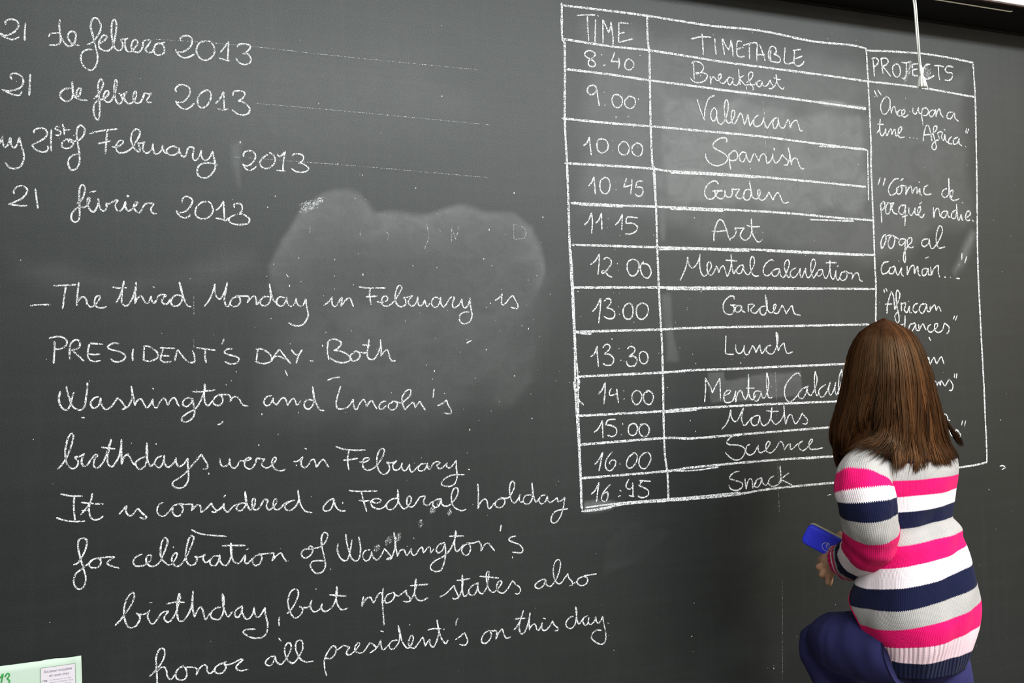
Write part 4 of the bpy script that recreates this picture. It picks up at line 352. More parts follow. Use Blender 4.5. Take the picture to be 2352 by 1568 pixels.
('chalk_word', '', 3.5, '2999,3293 2983,3258|3031,3294 3015,3254|3117,3296 3086,3287 3054,3251 3048,3223 3064,3208 3091,3218 3110,3240|3124,3258 3101,3243 3104,3219 3126,3220 3137,3245 3124,3258 3164,3260|3130,3285 3148,3297|3164,3260 3159,3214|3159,3214 3177,3246 3195,3258 3202,3223|3202,3223 3222,3252 3235,3252 3234,3224 3253,3250|3253,3250 3254,3222 3265,3216|3249,3285 3252,3280|3308,3270 3285,3258 3279,3230 3297,3220 3329,3226'),
('chalk_word', '', 3.5, '3436,3258 3408,3246 3400,3221 3424,3211 3447,3237 3451,3312|3451,3312 3452,3258 3462,3212 3477,3242 3473,3252 3454,3237 3457,3209 3479,3197 3518,3208|3338,3155 3338,3102|3338,3102 3351,3141 3370,3152 3378,3128 3382,3110|3430,3140 3402,3136 3387,3114 3409,3104 3429,3129 3434,3140|3434,3140 3437,3112 3451,3109|3491,3149 3462,3130 3460,3106 3484,3106 3495,3139 3497,3178|3497,3178 3499,3132 3506,3093 3527,3126|3527,3126 3530,3101 3536,3094|3535,3190 3542,3186|3559,3109 3589,3128 3585,3145 3566,3138 3554,3108 3568,3095 3587,3099|3601,3099 3610,3091'),
('chalk_word', '', 3.5, '2992,3159 2996,3115 2996,3067|2992,3156 3015,3174 3020,3150 3004,3129|3054,3169 3031,3157 3025,3119 3042,3113 3056,3138 3058,3165 3036,3168|3058,3165 3080,3170|3080,3170 3065,3145 3077,3118 3099,3113|3150,3162 3119,3154 3108,3126 3130,3112 3148,3134 3154,3162|3154,3162 3149,3099 3144,3054|3129,3099 3165,3110|3176,3149 3174,3121 3192,3111 3211,3136 3216,3150|3216,3150 3215,3122 3228,3114 3251,3137 3248,3155 3234,3144 3237,3116 3258,3101 3277,3121'),
('chalk_word', '', 3.5, '3246,3169 3263,3181'),
('chalk_word', '', 3.5, '3015,3009 2997,2992 2985,2964 2989,2937 3003,2951 3018,2978 3019,3006|3019,2999 3049,3007|3058,3007 3035,2982 3033,2951 3050,2938 3069,2959 3075,2993 3058,3008|3071,3000 3101,2987|3141,2988 3114,2987 3100,2966 3117,2956 3140,2974 3145,2988|3145,2988 3138,2933 3140,2891 3134,2869 3126,2884 3132,2919 3156,2950 3184,2975 3181,2996 3158,2985 3157,2957 3174,2944 3196,2949|3093,2877 3097,2873'),
('chalk_word', '', 3.5, '3298,2992 3261,2987 3249,2963 3268,2952 3292,2967 3302,2992|3302,2992 3305,2957 3322,2943 3361,2979 3391,3029 3388,3057 3370,3058 3352,3021 3347,2979 3363,2947 3405,2953'),
('chalk_word', '', 3.5, '3029,2872 2999,2865 2982,2841 2987,2810 3013,2814 3031,2828|3067,2849 3036,2838 3031,2814 3057,2814 3071,2845|3071,2845 3078,2811 3091,2808 3111,2842|3111,2842 3109,2811 3122,2798|3147,2853 3146,2805|3146,2805 3168,2843 3191,2854 3193,2812|3193,2812 3208,2840 3217,2847 3220,2809 3233,2802|3276,2841 3248,2833 3247,2805 3269,2809 3285,2841|3285,2841 3287,2809 3301,2806|3303,2848 3305,2806|3305,2806 3326,2841 3354,2855 3352,2824 3360,2796|3392,2796 3401,2795|3432,2796 3437,2793|3472,2791 3496,2788'),
('chalk_word', '', 3.5, '3269,2892 3292,2899'),
('chalk_word', '', 3.5, '3520,2922 3515,2888|3552,2906 3536,2870|3493,2861 3495,2857'),
('chalk_word', '', 3.5, '2992,2733 2995,2716|3005,2737 3013,2720|3005,2609 3012,2658 3039,2723|3039,2723 3052,2692 3056,2631|2996,2657 3040,2658|3056,2631 3084,2679 3093,2709 3078,2727 3069,2709 3070,2651 3080,2603 3079,2569 3065,2566 3054,2596 3072,2617|3099,2665 3099,2623|3099,2658 3128,2665|3128,2665 3122,2641 3117,2627 3134,2616 3151,2647|3151,2647 3152,2616 3165,2613|3146,2670 3153,2673|3207,2661 3185,2654 3174,2630 3187,2614 3205,2623|3261,2657 3229,2654 3214,2626 3236,2610 3260,2640 3265,2657|3265,2657 3268,2622 3286,2618|3288,2646 3286,2622|3286,2622 3306,2646 3319,2650 3327,2622|3327,2622 3342,2646 3351,2635 3361,2616|3120,2599 3119,2575 3114,2534|3117,2555 3091,2551 3081,2528 3102,2520|3184,2561 3153,2554 3142,2530 3160,2519 3183,2547 3188,2557|3188,2557 3189,2529 3204,2522|3206,2553 3209,2522|3209,2522 3223,2546 3237,2556 3245,2539 3254,2525|3287,2552 3268,2542 3267,2521 3289,2514 3327,2538 3332,2555 3314,2552 3312,2524 3335,2511 3363,2523 3378,2558|3378,2558 3387,2554 3408,2536 3403,2512 3389,2503'),
('chalk_word', '', 3.5, '3452,2596 3439,2577|3468,2596 3453,2571'),
('chalk_word', '', 3.5, '3270,2488 3282,2469'),
('chalk_word', '', 3.5, '3264,2386 3237,2379 3235,2355 3254,2365 3264,2386|3264,2386 3271,2351 3286,2371 3300,2385|3300,2385 3308,2363 3316,2349|3316,2349 3336,2377 3350,2387|3350,2387 3364,2348'),
('chalk_word', '', 3.5, '3273,2229 3293,2260 3307,2256 3310,2238|3310,2238 3325,2258 3333,2237|3333,2237 3339,2261 3352,2250 3365,2236 3394,2270|3394,2270 3412,2248 3418,2234 3410,2213 3391,2210|3433,2298 3430,2275|3449,2296 3442,2271'),
('chalk_word', '', 3.5, '3331,2055 3342,2081 3358,2091 3372,2075 3376,2060 3388,2057'),
('chalk_word', '', 3.5, '3378,2008 3387,1992 3396,1977 3411,1983 3427,2009|3427,2009 3446,1992 3455,1973 3434,1961'),
('chalk_word', '', 3.5, '3472,2051 3465,2029|3494,2050 3485,2023'),
('chalk_word', '', 3.5, '3719,1797 3735,1800 3755,1793'),
('chalk_tick', '', 2.4, '-574,1960 -563,1959 -553,1959'),
('chalk_tick', '', 2.4, '-569,2282 -559,2280'),
('chalk_tick', '', 2.4, '-127,2232 -115,2236 -109,2244'),
('chalk_tick', '', 2.4, '826,2510 838,2517 847,2520'),
('chalk_tick', '', 2.4, '269,2380 290,2387 315,2390'),
('chalk_tick', '', 2.4, '-223,1859 -197,1843 -165,1834 -106,1823'),
('chalk_tick', '', 2.4, '3731,1779 3760,1788'),
('chalk_tick', '', 2.4, '2597,1741 2618,1743'),
('chalk_tick', '', 2.4, '1822,1179 1829,1182'),
('chalk_tick', '', 2.4, '69,1428 78,1415'),
('chalk_tick', '', 2.4, '461,1564 457,1514 461,1421'),
('chalk_tick', '', 2.4, '127,2786 133,2776'),
('chalk_tick', '', 2.4, '114,2423 122,2403'),
('faint_rule', 'faint rubbed-out chalk marks', 1.1, '-314,3638 -130,3645 31,3647|31,3647 379,3642 903,3642'),
('faint_rule', 'faint rubbed-out chalk marks', 1.1, '34,3431 374,3427 956,3415'),
('faint_rule', 'faint rubbed-out chalk marks', 1.1, '-47,3224 419,3213 936,3194'),
('faint_rule', 'faint rubbed-out chalk marks', 1.1, '2321,1373 2315,1233 2300,897'),
('faint_rule', 'faint rubbed-out chalk marks', 1.1, '2320,1942 2318,1771 2318,1677'),
('faint_rule', 'faint rubbed-out chalk marks', 1.1, '2326,2342 2324,2125'),
('faint_rule', 'faint rubbed-out chalk marks', 1.1, '2314,3647 2319,3435 2321,3265'),
('faint_rule', 'faint rubbed-out chalk marks', 1.1, '-200,2704 -200,2632'),
('faint_rule', 'faint rubbed-out chalk marks', 1.1, '-203,2545 -203,2513'),
('faint_letters', 'faint rubbed-out chalk marks', 1.6, '218,2974 217,2946'),
('faint_letters', 'faint rubbed-out chalk marks', 1.6, '408,2967 407,2933'),
('faint_letters', 'faint rubbed-out chalk marks', 1.6, '506,2961 520,2944 514,2927'),
('faint_letters', 'faint rubbed-out chalk marks', 1.6, '662,2895 681,2940 674,2992'),
('faint_letters', 'faint rubbed-out chalk marks', 1.6, '775,2924 776,2986|776,2986 793,2933|793,2933 809,2991'),
('faint_letters', 'faint rubbed-out chalk marks', 1.6, '1045,3003 1043,2939|1045,3003 1093,2986 1092,2949 1047,2939'),
('faint_letters', 'faint rubbed-out chalk marks', 1.6, '727,2967 734,2964'),
('faint_letters', 'faint rubbed-out chalk marks', 1.6, '183,3020 200,3062 233,3072 274,3082|199,3020 233,3055 266,3073|258,3081 245,3039'),
('chalk_smudge', '', 11, '660,1838 673,1859|688,1860 699,1884'),
('chalk_smudge', '', 11, '732,1824 737,1844'),
('chalk_smudge', '', 11, '614,1789 618,1810'),
('chalk_smudge', '', 11, '479,1732 498,1759|521,1742 531,1768|433,1711 449,1731'),
('chalk_smudge', '', 11, '184,3027 220,3061|208,3037 257,3070|241,3059 269,3080|184,3053 232,3047'),
('chalk_smudge', '', 11, '3205,3860 3184,3795|3231,3908 3210,3838'),
('chalk_smudge', '', 11, '3334,3895 3325,3831|3354,3874 3336,3827')]
for name, label, wid, data in WRITING:
    g = Geo()
    for s in data.split('|'):
        thin = s[0] == 'n'; pts = [tuple(int(c)/2000 for c in q.split(',')) for q in s.lstrip('n').split()]
        q = [pts[0]]+[b for a, b in zip(pts, pts[1:]) if b != a]
        if len(q) > 1: ribbon(g, q, wid/1000*(.68 if thin else 1))
    o = g.done(name, MCF if name in ('faint_rule', 'faint_letters', 'chalk_smudge') else MCG if name == 'timetable_grid' else MCH, board, smooth=False)
    if label: o['label'] = label
# flecks of chalk dust stuck to the board
g = Geo()
for i in range(300):
    x = random.uniform(-.4, 2.0); z = random.uniform(.35, 2.0)
    if random.random() < .45: x = random.gauss(.45, .35); z = random.gauss(1.25, .2)
    r = random.choice((.0004, .0005, .0006, .0007, .0011)); a0 = random.random()*6; el = random.uniform(1, 2.2)
    g.add([(x+r*math.cos(k*PI/3+a0)-OFF.x, -.0003, z+r*el*math.sin(k*PI/3+a0)-OFF.z) for k in range(6)], [(0, 1, 2, 3, 4, 5)])
o = g.done('chalk_flecks', plain('chalk_fleck', (.62, .62, .6, 1), .95, .1), board, smooth=False); o['kind'] = 'stuff'

# ---------------------------------------------------------------- roll-up screen above the board
scr = thing('projection_screen', 'rolled up wall projection screen with white case above the chalkboard', 'projection screen', (1.7, 0, 2.07))
def S(v): return (v[0]-1.7, v[1], v[2]-2.07)
box('case', S((.25, -.125, 2.0695)), S((3.1, .0345, 2.2)), M_SCRW, scr, .002)
box('underside', S((.26, -.119, 2.0668)), S((3.09, .0345, 2.0694)), M_BLACK, scr)  # shade under the case painted in as a black sheet
box('edge_strip', S((.26, -.126, 2.0665)), S((3.09, -.1193, 2.0694)), M_STRIP, scr)
box('end_bracket', S((3.1, -.11, 2.08)), S((3.12, 0.0345, 2.19)), M_ALU, scr, .002); box('end_bracket', S((.23, -.11, 2.08)), S((.25, 0.0345, 2.19)), M_ALU, scr, .002)
g = Geo(); g.tube([S(p) for p in ((1.20, -.1, 2.067), (1.205, -.1, 2.0655), (1.22, -.1, 2.0645), (1.55, -.1, 2.0645), (1.838, -.1, 2.0645), (1.846, -.1, 2.0655), (1.849, -.1, 2.0678))], .0015, 8)
g.done('pull_handle', M_WIRE, scr)
g = Geo()
cp = [S(p) for p in ((1.522, -.1, 2.064), (1.526, -.1, 2.03), (1.531, -.098, 1.97), (1.536, -.097, 1.915), (1.538, -.097, 1.885))]
cq = [S(p) for p in ((1.526, -.103, 2.064), (1.530, -.102, 2.02), (1.5335, -.101, 1.96), (1.5365, -.100, 1.91), (1.5405, -.100, 1.885))]
g.tube(cp, .0019, 8, .01); g.tube(cq, .0017, 8, .01)
g.tube([S(p) for p in ((1.5365, -.1, 1.895), (1.5355, -.101, 1.885), (1.537, -.1, 1.876))], .0032, 10, .003); g.tube([S(p) for p in ((1.540, -.0985, 1.893), (1.5425, -.1, 1.884), (1.540, -.1, 1.875))], .003, 10, .003)
cord = g.done('pull_cord', M_CORD, scr)
g = Geo()
for k in range(46):
    a = random.random()*2*PI; r = random.random()**.5; sp = .0115*r
    top = (1.5395+.003*r*math.cos(a), -.099+.003*r*math.sin(a), 1.874); 
    bot = (1.5415+sp*math.cos(a), -.099+sp*.8*math.sin(a), 1.846+.004*random.random()-.003*r); md = tuple((top[i]*.5+bot[i]*.5) for i in range(3))
    g.tube([S(top), S((md[0]+.001*math.cos(a), md[1], md[2]+.002)), S(bot)], [.0012, .0014, .0016], 5)
g.done('tassel', M_CORD, cord)

# ---------------------------------------------------------------- calendar sheet on the board
cal = thing('wall_calendar', 'pale green wall calendar sheet hung at the lower left of the chalkboard', 'calendar', (-.5, -.0012, .43))
def Cc(x, y, z): return (x+.5, y+.0012, z-.43)
def paper_mat():
    t = NT('calendar_paper'); f = t.noise(t.obj(), 9, 4); t.ln(t.mix(f, (.42, .55, .44, 1), (.56, .65, .56, 1)), t.b.inputs['Base Color']); t.b.inputs['Roughness'].default_value = .55; return t.m
nx, nz = 40, 24; V = []; Fc = []
for side in (0, 1):
    for j in range(nz+1):
        for i in range(nx+1):
            x = -.705+.415*i/nx; z = .43+.3025*j/nz; y = -.0022-.0012*math.sin(i*.22)*math.sin(j*.2)**2-.004*max(0, (i/nx-.9)*10)**2*max(0, (j/nz-.85)*6.6)**2
            if j == nz and i > nx-8: z += random.uniform(-.0012, .001)
            V.append(Cc(x, y+(.0008 if side else 0), z))
o2 = (nx+1)*(nz+1)
for j in range(nz):
    for i in range(nx):
        a = j*(nx+1)+i; Fc.append((a, a+1, a+nx+2, a+nx+1)); Fc.append((o2+a, o2+a+nx+1, o2+a+nx+2, o2+a+1))
rim = [j*(nx+1) for j in range(nz+1)]; per = list(range(nx+1))+[j*(nx+1)+nx for j in range(1, nz+1)]+[nz*(nx+1)+i for i in range(nx-1, -1, -1)]+[j*(nx+1) for j in range(nz-1, 0, -1)]
for a, b in zip(per, per[1:]+per[:1]): Fc.append((a, o2+a, o2+b, b))
build('sheet', V, Fc, paper_mat(), cal)
M_INKG = plain('green_ink', (.03, .28, .05, 1), .5, .4, 30, .1); M_INKD = plain('grey_ink', (.22, .20, .23, 1), .7, .2, 60, .1)
M_BORD = plain('border_ink', (.16, .26, .17, 1), .6, .3, 30, .1); M_PINK = plain('pink_white_panel', (.66, .60, .66, 1), .6, .3, 20, .03)
box('text_panel', Cc(-.351, -.0046, .50), Cc(-.2998, -.0042, .7205), M_PINK, cal)
for lo, hi in (((-.3516, .50), (-.351, .7211)), ((-.2998, .50), (-.2992, .7211)), ((-.351, .7205), (-.2998, .7211))):
    box('panel_border', Cc(lo[0], -.0047, lo[1]), Cc(hi[0], -.0042, hi[1]), M_BORD, cal)
def text(name, s, x, z, size, mat, shear=0., bold=0., y=-.0049):
    c = bpy.data.curves.new('t', 'FONT'); c.body = s; c.size = size; c.shear = shear; c.offset = bold; c.extrude = .0001
    to = bpy.data.objects.new('t', c); COL.objects.link(to); bpy.context.view_layer.update()
    me = bpy.data.meshes.new_from_object(to.evaluated_get(bpy.context.evaluated_depsgraph_get())); bpy.data.objects.remove(to)
    me.name = name; me.materials.clear(); me.materials.append(mat); o = bpy.data.objects.new(name, me); COL.objects.link(o); o.parent = cal
    o.location = Cc(x, y, z); o.rotation_euler = (PI/2, 0, 0); return o
text('script_text', 'Sucesos notables', -.3475, .7120, .0062, M_INKD, .45); text('script_text', 'en este mes', -.3395, .7045, .0062, M_INKD, .45)
text('year_text', '1906', -.3492, .6972, .0038, M_INKD, 0, .0001)
g = Geo()
for k in range(9):
    z = .6985-.0041*k; x = -.3385; 
    while x < -.3065:
        L = random.uniform(.002, .0065); n = max(3, int(L/.0005))
        g.tube([Cc(x+L*i/n, -.0048, z+.0006*math.sin(i*2.1+k)+.0004*math.sin(i*5)) for i in range(n+1)], .0002, 4); x += L+.0012
g.done('print_lines', M_INKD, cal)
def stroke(name, pts, r, mat, parent):
    g = Geo()
    for q in pts: g.tube(q, r, 8, .002)
    return g.done(name, mat, parent)
stroke('year_digits', [[Cc(x, -.0027, z) for x, z in q] for q in ([(-.411, .7135), (-.4085, .7165), (-.4065, .7195), (-.4105, .700)], [(-.4035, .7145), (-.4015, .7185), (-.3985, .719), (-.3975, .715), (-.4005, .7105), (-.3975, .7075), (-.3985, .701), (-.402, .699)])], .0011, M_INKG, cal)

# ---------------------------------------------------------------- the girl
BASE = Vector((1.17, -.375, 0))
def knit_mat(name, bands, length, ribs=()):
    """bands: list of (start along the piece in metres, colour)"""
    t = NT(name); uv = t.new('ShaderNodeUVMap', uv_map='UVMap').outputs[0]; sp = t.new('ShaderNodeSeparateXYZ'); t.ln(uv, sp.inputs[0])
    u, v = sp.outputs[0], sp.outputs[1]
    zz = t.math('PINGPONG', t.math('MULTIPLY', u, 1/.0031), .5)
    vv = t.math('ADD', v, t.math('MULTIPLY_ADD', zz, .0040, -.0010))
    fac = t.math('DIVIDE', vv, length)
    cr = t.new('ShaderNodeValToRGB'); cr.color_ramp.interpolation = 'CONSTANT'; el = cr.color_ramp.elements
    el[0].position = 0; el[0].color = bands[0][1]; el[1].position = min(.9999, bands[1][0]/length); el[1].color = bands[1][1]
    for p, c in bands[2:]:
        e = el.new(min(1, max(0, p/length))); e.color = c
    t.ln(fac, cr.inputs[0])
    # V-shaped stitches
    row = t.math('SINE', t.math('MULTIPLY', t.math('ADD', v, t.math('MULTIPLY', zz, .0034)), 2*PI/.0028))
    col = t.math('ABSOLUTE', t.math('SINE', t.math('MULTIPLY', u, PI/.0031)))
    h = t.math('ADD', t.math('MULTIPLY', row, .3), col)
    if ribs:
        rb = t.math('SINE', t.math('MULTIPLY', u, 2*PI/.0098)); inr = None
        for a, b in ribs:
            k = t.math('MULTIPLY', t.math('GREATER_THAN', v, a), t.math('LESS_THAN', v, b)); inr = k if inr is None else t.math('MAXIMUM', inr, k)
        h = t.math('ADD', h, t.math('MULTIPLY', t.math('MULTIPLY', rb, inr), 2.6))
    fz = t.noise(t.obj(), 300, 3); f2 = t.noise(t.obj(), 25, 3)
    shade = t.math('MULTIPLY_ADD', col, .10, .90); shade = t.math('MULTIPLY', shade, t.math('MULTIPLY_ADD', fz, .22, .89))
    hs = t.new('ShaderNodeHueSaturation'); t.ln(cr.outputs[0], hs.inputs['Color']); t.ln(shade, hs.inputs['Value'])
    t.ln(hs.outputs[0], t.b.inputs['Base Color']); t.b.inputs['Roughness'].default_value = .9; t.b.inputs['Specular IOR Level'].default_value = .15
    t.b.inputs['Sheen Weight'].default_value = .03; t.b.inputs['Sheen Roughness'].default_value = .5
    t.bump(h, .55, .0008); return t.m
PK = lin(222, 14, 100); WH = (.86, .75, .785, 1); NV = (.005, .007, .032, 1); GR = (.40, .375, .36, 1); LP = (.86, .62, .68, 1)
M_SKIN = NT('skin'); _n = M_SKIN.noise(M_SKIN.obj(), 40, 4)
M_SKIN.ln(M_SKIN.mix(_n, (.60, .32, .19, 1), (.72, .42, .27, 1)), M_SKIN.b.inputs['Base Color']); M_SKIN.b.inputs['Roughness'].default_value = .5
M_SKIN.b.inputs['Subsurface Weight'].default_value = .15; M_SKIN.b.inputs['Subsurface Radius'].default_value = (.008, .003, .0015); M_SKIN = M_SKIN.m
def denim():
    t = NT('blue_denim'); o = t.obj(); f = t.noise(o, 9, 4); w = t.noise(t.mapping(o, (1, 1, .3)), 900, 2)
    k = t.math('ADD', t.math('MULTIPLY', f, .6), t.math('MULTIPLY', w, .5))
    t.ln(t.mix(k, (.011, .010, .045, 1), (.038, .036, .14, 1)), t.b.inputs['Base Color']); t.b.inputs['Roughness'].default_value = .85
    t.b.inputs['Specular IOR Level'].default_value = .2; t.bump(w, .4, .0006); return t.m
M_DENIM = denim()
M_PINKY = plain('magenta_yarn', lin(226, 18, 92), .9, .15, 300, .2, .0008)
M_SHOE = plain('dark_shoe', (.03, .03, .05, 1), .6, .3, 40, .2); M_SOLE = plain('rubber_sole', (.5, .5, .5, 1), .7, .3, 40, .1)

# --- one continuous body
HC = Vector((1.17, -.315, 1.16))
hrot = Matrix.Rotation(math.radians(-4), 3, 'X')
g = Geo()
def headfn(u):
    x, y, z = u; s = 1.0
    if z < 0: x *= 1-.30*z*z; y *= 1-.12*z*z if y > 0 else 1-.35*z*z        # narrower jaw
    if y > 0: y *= .94
    def blob(cx, cz, wx, wz, a): return a*math.exp(-((x-cx)/wx)**2-((z-cz)/wz)**2) if u[1] > 0 else 0
    y += blob(0, -.18, .11, .2, .20)+blob(0, -.27, .15, .1, .08)+blob(0, -.52, .26, .07, .07)+blob(0, -.64, .24, .06, .05)+blob(0, -.86, .3, .14, .07)
    y -= blob(.38, 0, .2, .13, .09)+blob(-.38, 0, .2, .13, .09); y += blob(.5, -.25, .25, .2, .04)+blob(-.5, -.25, .25, .2, .04)
    return (x, y, z)
g.ball(HC, (.067, .080, .094), hrot, 48, headfn)
for s in (-1, 1): g.ball(HC+Vector((s*.067, -.004, -.012)), (.010, .016, .024), Matrix.Rotation(s*.35, 3, 'Z'), 16)
g.tube([(1.17, -.345, .99), (1.17, -.338, 1.03), (1.17, -.328, 1.085), (1.17, -.318, 1.12)], [.05, .040, .038, .040], 16, .01)
g.tube([(1.17, -.375, .665), (1.17, -.385, .71), (1.17, -.372, .80), (1.17, -.358, .90), (1.17, -.350, .965), (1.17, -.345, 1.0)], [.040, .050, .040, .048, .048, .036], 20, .02)
SL = [(1.0752, -0.3720, 0.9912), (1.0459, -0.3900, 0.9714), (1.0443, -0.3950, 0.9370), (1.0613, -0.3860, 0.8849), (1.0708, -0.3720, 0.8667)]
FL = [(1.0708, -0.3720, 0.8667), (1.1020, -0.3000, 0.8261), (1.1201, -0.2560, 0.8011), (1.1328, -0.2120, 0.7839)]
g.tube([(1.14, -.352, .970)]+SL, [.026, .028, .030, .029, .028, .028], 14, .015); g.tube(FL, [.028, .028, .022, .018], 14, .01)
SR = [(1.240, -.345, 1.0), (1.256, -.33, .96), (1.262, -.295, .90), (1.258, -.265, .885)]; FR = [(1.258, -.265, .885), (1.248, -.245, .93), (1.236, -.225, .965)]
g.tube([(1.20, -.352, .985)]+SR, [.026, .028, .032, .029, .028], 14, .015); g.tube(FR, [.028, .025, .018], 14, .01)
# left hand closed on the eraser
def hnd(pts, rad, n=10): g.tube(pts, rad, n, .003)
WR = (1.1317, -0.2120, 0.7841)
for p, r in (((1.1367, -0.1760, 0.7849), .0105), ((1.1328, -0.1800, 0.7763), .011), ((1.1333, -0.1840, 0.7672), .0108), ((1.1367, -0.1900, 0.7601), .0095)):
    hnd([WR, tuple(.5*(WR[i]+p[i]) for i in range(3)), p], [.0155, .0135, r])
hnd([(1.1367, -0.1760, 0.7849), (1.1449, -0.1500, 0.7696), (1.1722, -0.1220, 0.7618), (1.1983, -0.1060, 0.7695)], [.0078, .0070, .0064, .0058])
hnd([(1.1330, -0.1810, 0.7765), (1.1274, -0.1740, 0.7663), (1.1277, -0.1640, 0.7592), (1.1511, -0.1430, 0.7486), (1.1806, -0.1280, 0.7518)], [.0082, .0066, .0070, .0062, .0056])
hnd([(1.1338, -0.1860, 0.7667), (1.1283, -0.1800, 0.7540), (1.1280, -0.1720, 0.7447), (1.1506, -0.1520, 0.7351), (1.1765, -0.1400, 0.7420)], [.0078, .0064, .0069, .0062, .0056])
hnd([(1.1391, -0.1910, 0.7583), (1.1351, -0.1870, 0.7423), (1.1353, -0.1810, 0.7298), (1.1544, -0.1640, 0.7229), (1.1687, -0.1520, 0.7282)], [.0074, .0060, .0063, .0058, .005])
hnd([(1.1290, -0.2040, 0.7887), (1.1389, -0.1960, 0.8002), (1.1545, -0.1880, 0.8113), (1.1773, -0.1720, 0.8193), (1.1988, -0.1520, 0.8194)], [.0125, .0100, .0086, .0080, .0070])
# right hand resting towards the board
W2 = Vector(FR[-1]); 
for k, (dx, L) in enumerate(((-.018, .026), (-.006, .029), (.006, .027), (.017, .021))):
    m = W2+Vector((dx*.8-.004, .014, .034)); e1 = m+Vector((dx*.2, .010, .022)); e2 = e1+Vector((0, .012, .008)); e3 = e2+Vector((0, .011, -.002))
    g.tube([W2, m], [.014, .009], 10, .004); g.tube([m, e1, e2, e3], [.0075, .0068, .0062, .0055], 10, .003)
g.tube([W2+Vector((-.008, .006, .006)), W2+Vector((-.024, .014, .020)), W2+Vector((-.029, .022, .032)), W2+Vector((-.026, .028, .042))], [.011, .0085, .0072, .006], 10, .003)
# legs: left thigh lifted, foot tucked in front of the right shin
LK = (1.1354, -0.1400, 0.6072); LA = (1.205, -.262, .405)
LT = [(1.122, -.375, .655), (1.114, -.30, .640), (1.122, -.21, .624), (LK[0]+.008, LK[1]-.045, LK[2]-.014)]
LS = [(LK[0]+.008, LK[1]-.045, LK[2]-.020), (LK[0]+.018, LK[1]-.045, LK[2]-.075), (LK[0]+.045, LK[1]-.085, LK[2]-.145), LA]
RL = [(1.200, -.372, .66), (1.222, -.368, .50), (1.232, -.355, .35), (1.234, -.372, .20), (1.234, -.385, .06)]
g.tube(LT, [.050, .050, .042, .028], 16, .02); g.tube(LS, [.028, .034, .036, .026], 16, .02); g.tube(RL, [.038, .040, .038, .040, .026], 16, .02)
g.tube([LA, (LA[0]+.005, LA[1]+.03, LA[2]-.035), (LA[0]+.01, LA[1]+.085, LA[2]-.055)], [.024, .022, .014], 12, .01)
g.tube([(1.234, -.388, .05), (1.234, -.35, .036), (1.236, -.275, .026)], [.026, .024, .014], 12, .01)
tmp = g.done('body_parts', M_SKIN, None, BASE)
md = tmp.modifiers.new('r', 'REMESH'); md.mode = 'VOXEL'; md.voxel_size = .0021; md.use_smooth_shade = True
sm_ = tmp.modifiers.new('s', 'SMOOTH'); sm_.factor = .5; sm_.iterations = 2
bpy.context.view_layer.update()
me = bpy.data.meshes.new_from_object(tmp.evaluated_get(bpy.context.evaluated_depsgraph_get())); bpy.data.objects.remove(tmp)
me.name = 'person'; me.materials.clear(); me.materials.append(M_SKIN)
me.polygons.foreach_set('use_smooth', [True]*len(me.polygons))
girl = bpy.data.objects.new('person', me); COL.objects.link(girl); girl.location = BASE
girl['label'] = 'child with long brown hair in a striped cardigan facing the chalkboard with one knee raised'; girl['category'] = 'person'
def L_(v): return (v[0]-BASE.x, v[1]-BASE.y, v[2]-BASE.z)
for s in (-1, 1):
    g = Geo(); c = HC+hrot @ Vector((s*.026, .066, .001)); g.ball(c, (.0095, .0095, .0095), None, 16)
    e = g.done('eye', plain('eye_white', (.85, .84, .82, 1), .2), girl, BASE); g = Geo(); g.ball(c+Vector((0, .0068, 0)), (.0045, .0034, .0045), None, 12)
    g.done('iris', plain('brown_iris', (.05, .02, .01, 1), .15), e, BASE)

# --- cardigan
TOR = [(1.0774, -0.3460, 0.0275, 0.0261), (1.0632, -0.3453, 0.0409, 0.0368), (1.0488, -0.3529, 0.0590, 0.0442), (1.0349, -0.3552, 0.0808, 0.0566), (1.0177, -0.3502, 0.0975, 0.0682), (0.9888, -0.3513, 0.0968, 0.0726), (0.9598, -0.3519, 0.0951, 0.0713), (0.9263, -0.3501, 0.0912, 0.0684), (0.8931, -0.3500, 0.0855, 0.0650), (0.8784, -0.3513, 0.0845, 0.0659), (0.8681, -0.3574, 0.0874, 0.0699), (0.8460, -0.3619, 0.0903, 0.0741), (0.8063, -0.3674, 0.0925, 0.0786), (0.7836, -0.3682, 0.0961, 0.0845), (0.7653, -0.3668, 0.1013, 0.0912), (0.7475, -0.3674, 0.1052, 0.0947), (0.7264, -0.3733, 0.1039, 0.0935), (0.7050, -0.3826, 0.0962, 0.0866), (0.6807, -0.3823, 0.0897, 0.0808), (0.6547, -0.3770, 0.0829, 0.0746), (0.6332, -0.3735, 0.0785, 0.0706), (0.6116, -0.3699, 0.0740, 0.0666)]; SZ = [1.0421, 1.0087, 0.979, 0.9493, 0.9187, 0.8882, 0.8575, 0.8223, 0.7877, 0.7523, 0.7215, 0.6891, 0.6582, 0.6319]
zt = np.array([r[0] for r in TOR]); ZTOP, ZBOT = zt[0], SZ[-1]-.006
NS = 110; rows = []
zs = np.linspace(ZTOP, ZBOT, 150)
order = np.argsort(zt); cy = np.interp(zs, zt[order], np.array([r[1] for r in TOR])[order]); aa = np.interp(zs, zt[order], np.array([r[2] for r in TOR])[order]); bb = np.interp(zs, zt[order], np.array([r[3] for r in TOR])[order])
def sm1(a, k=5): q = np.pad(a, k, mode='edge'); return np.convolve(q, np.ones(2*k+1)/(2*k+1), 'valid')
cy, aa, bb = sm1(cy, 3), sm1(aa, 3), sm1(bb, 3)
V = []; UV = []; Fc = []; edgeL = []; edgeR = []
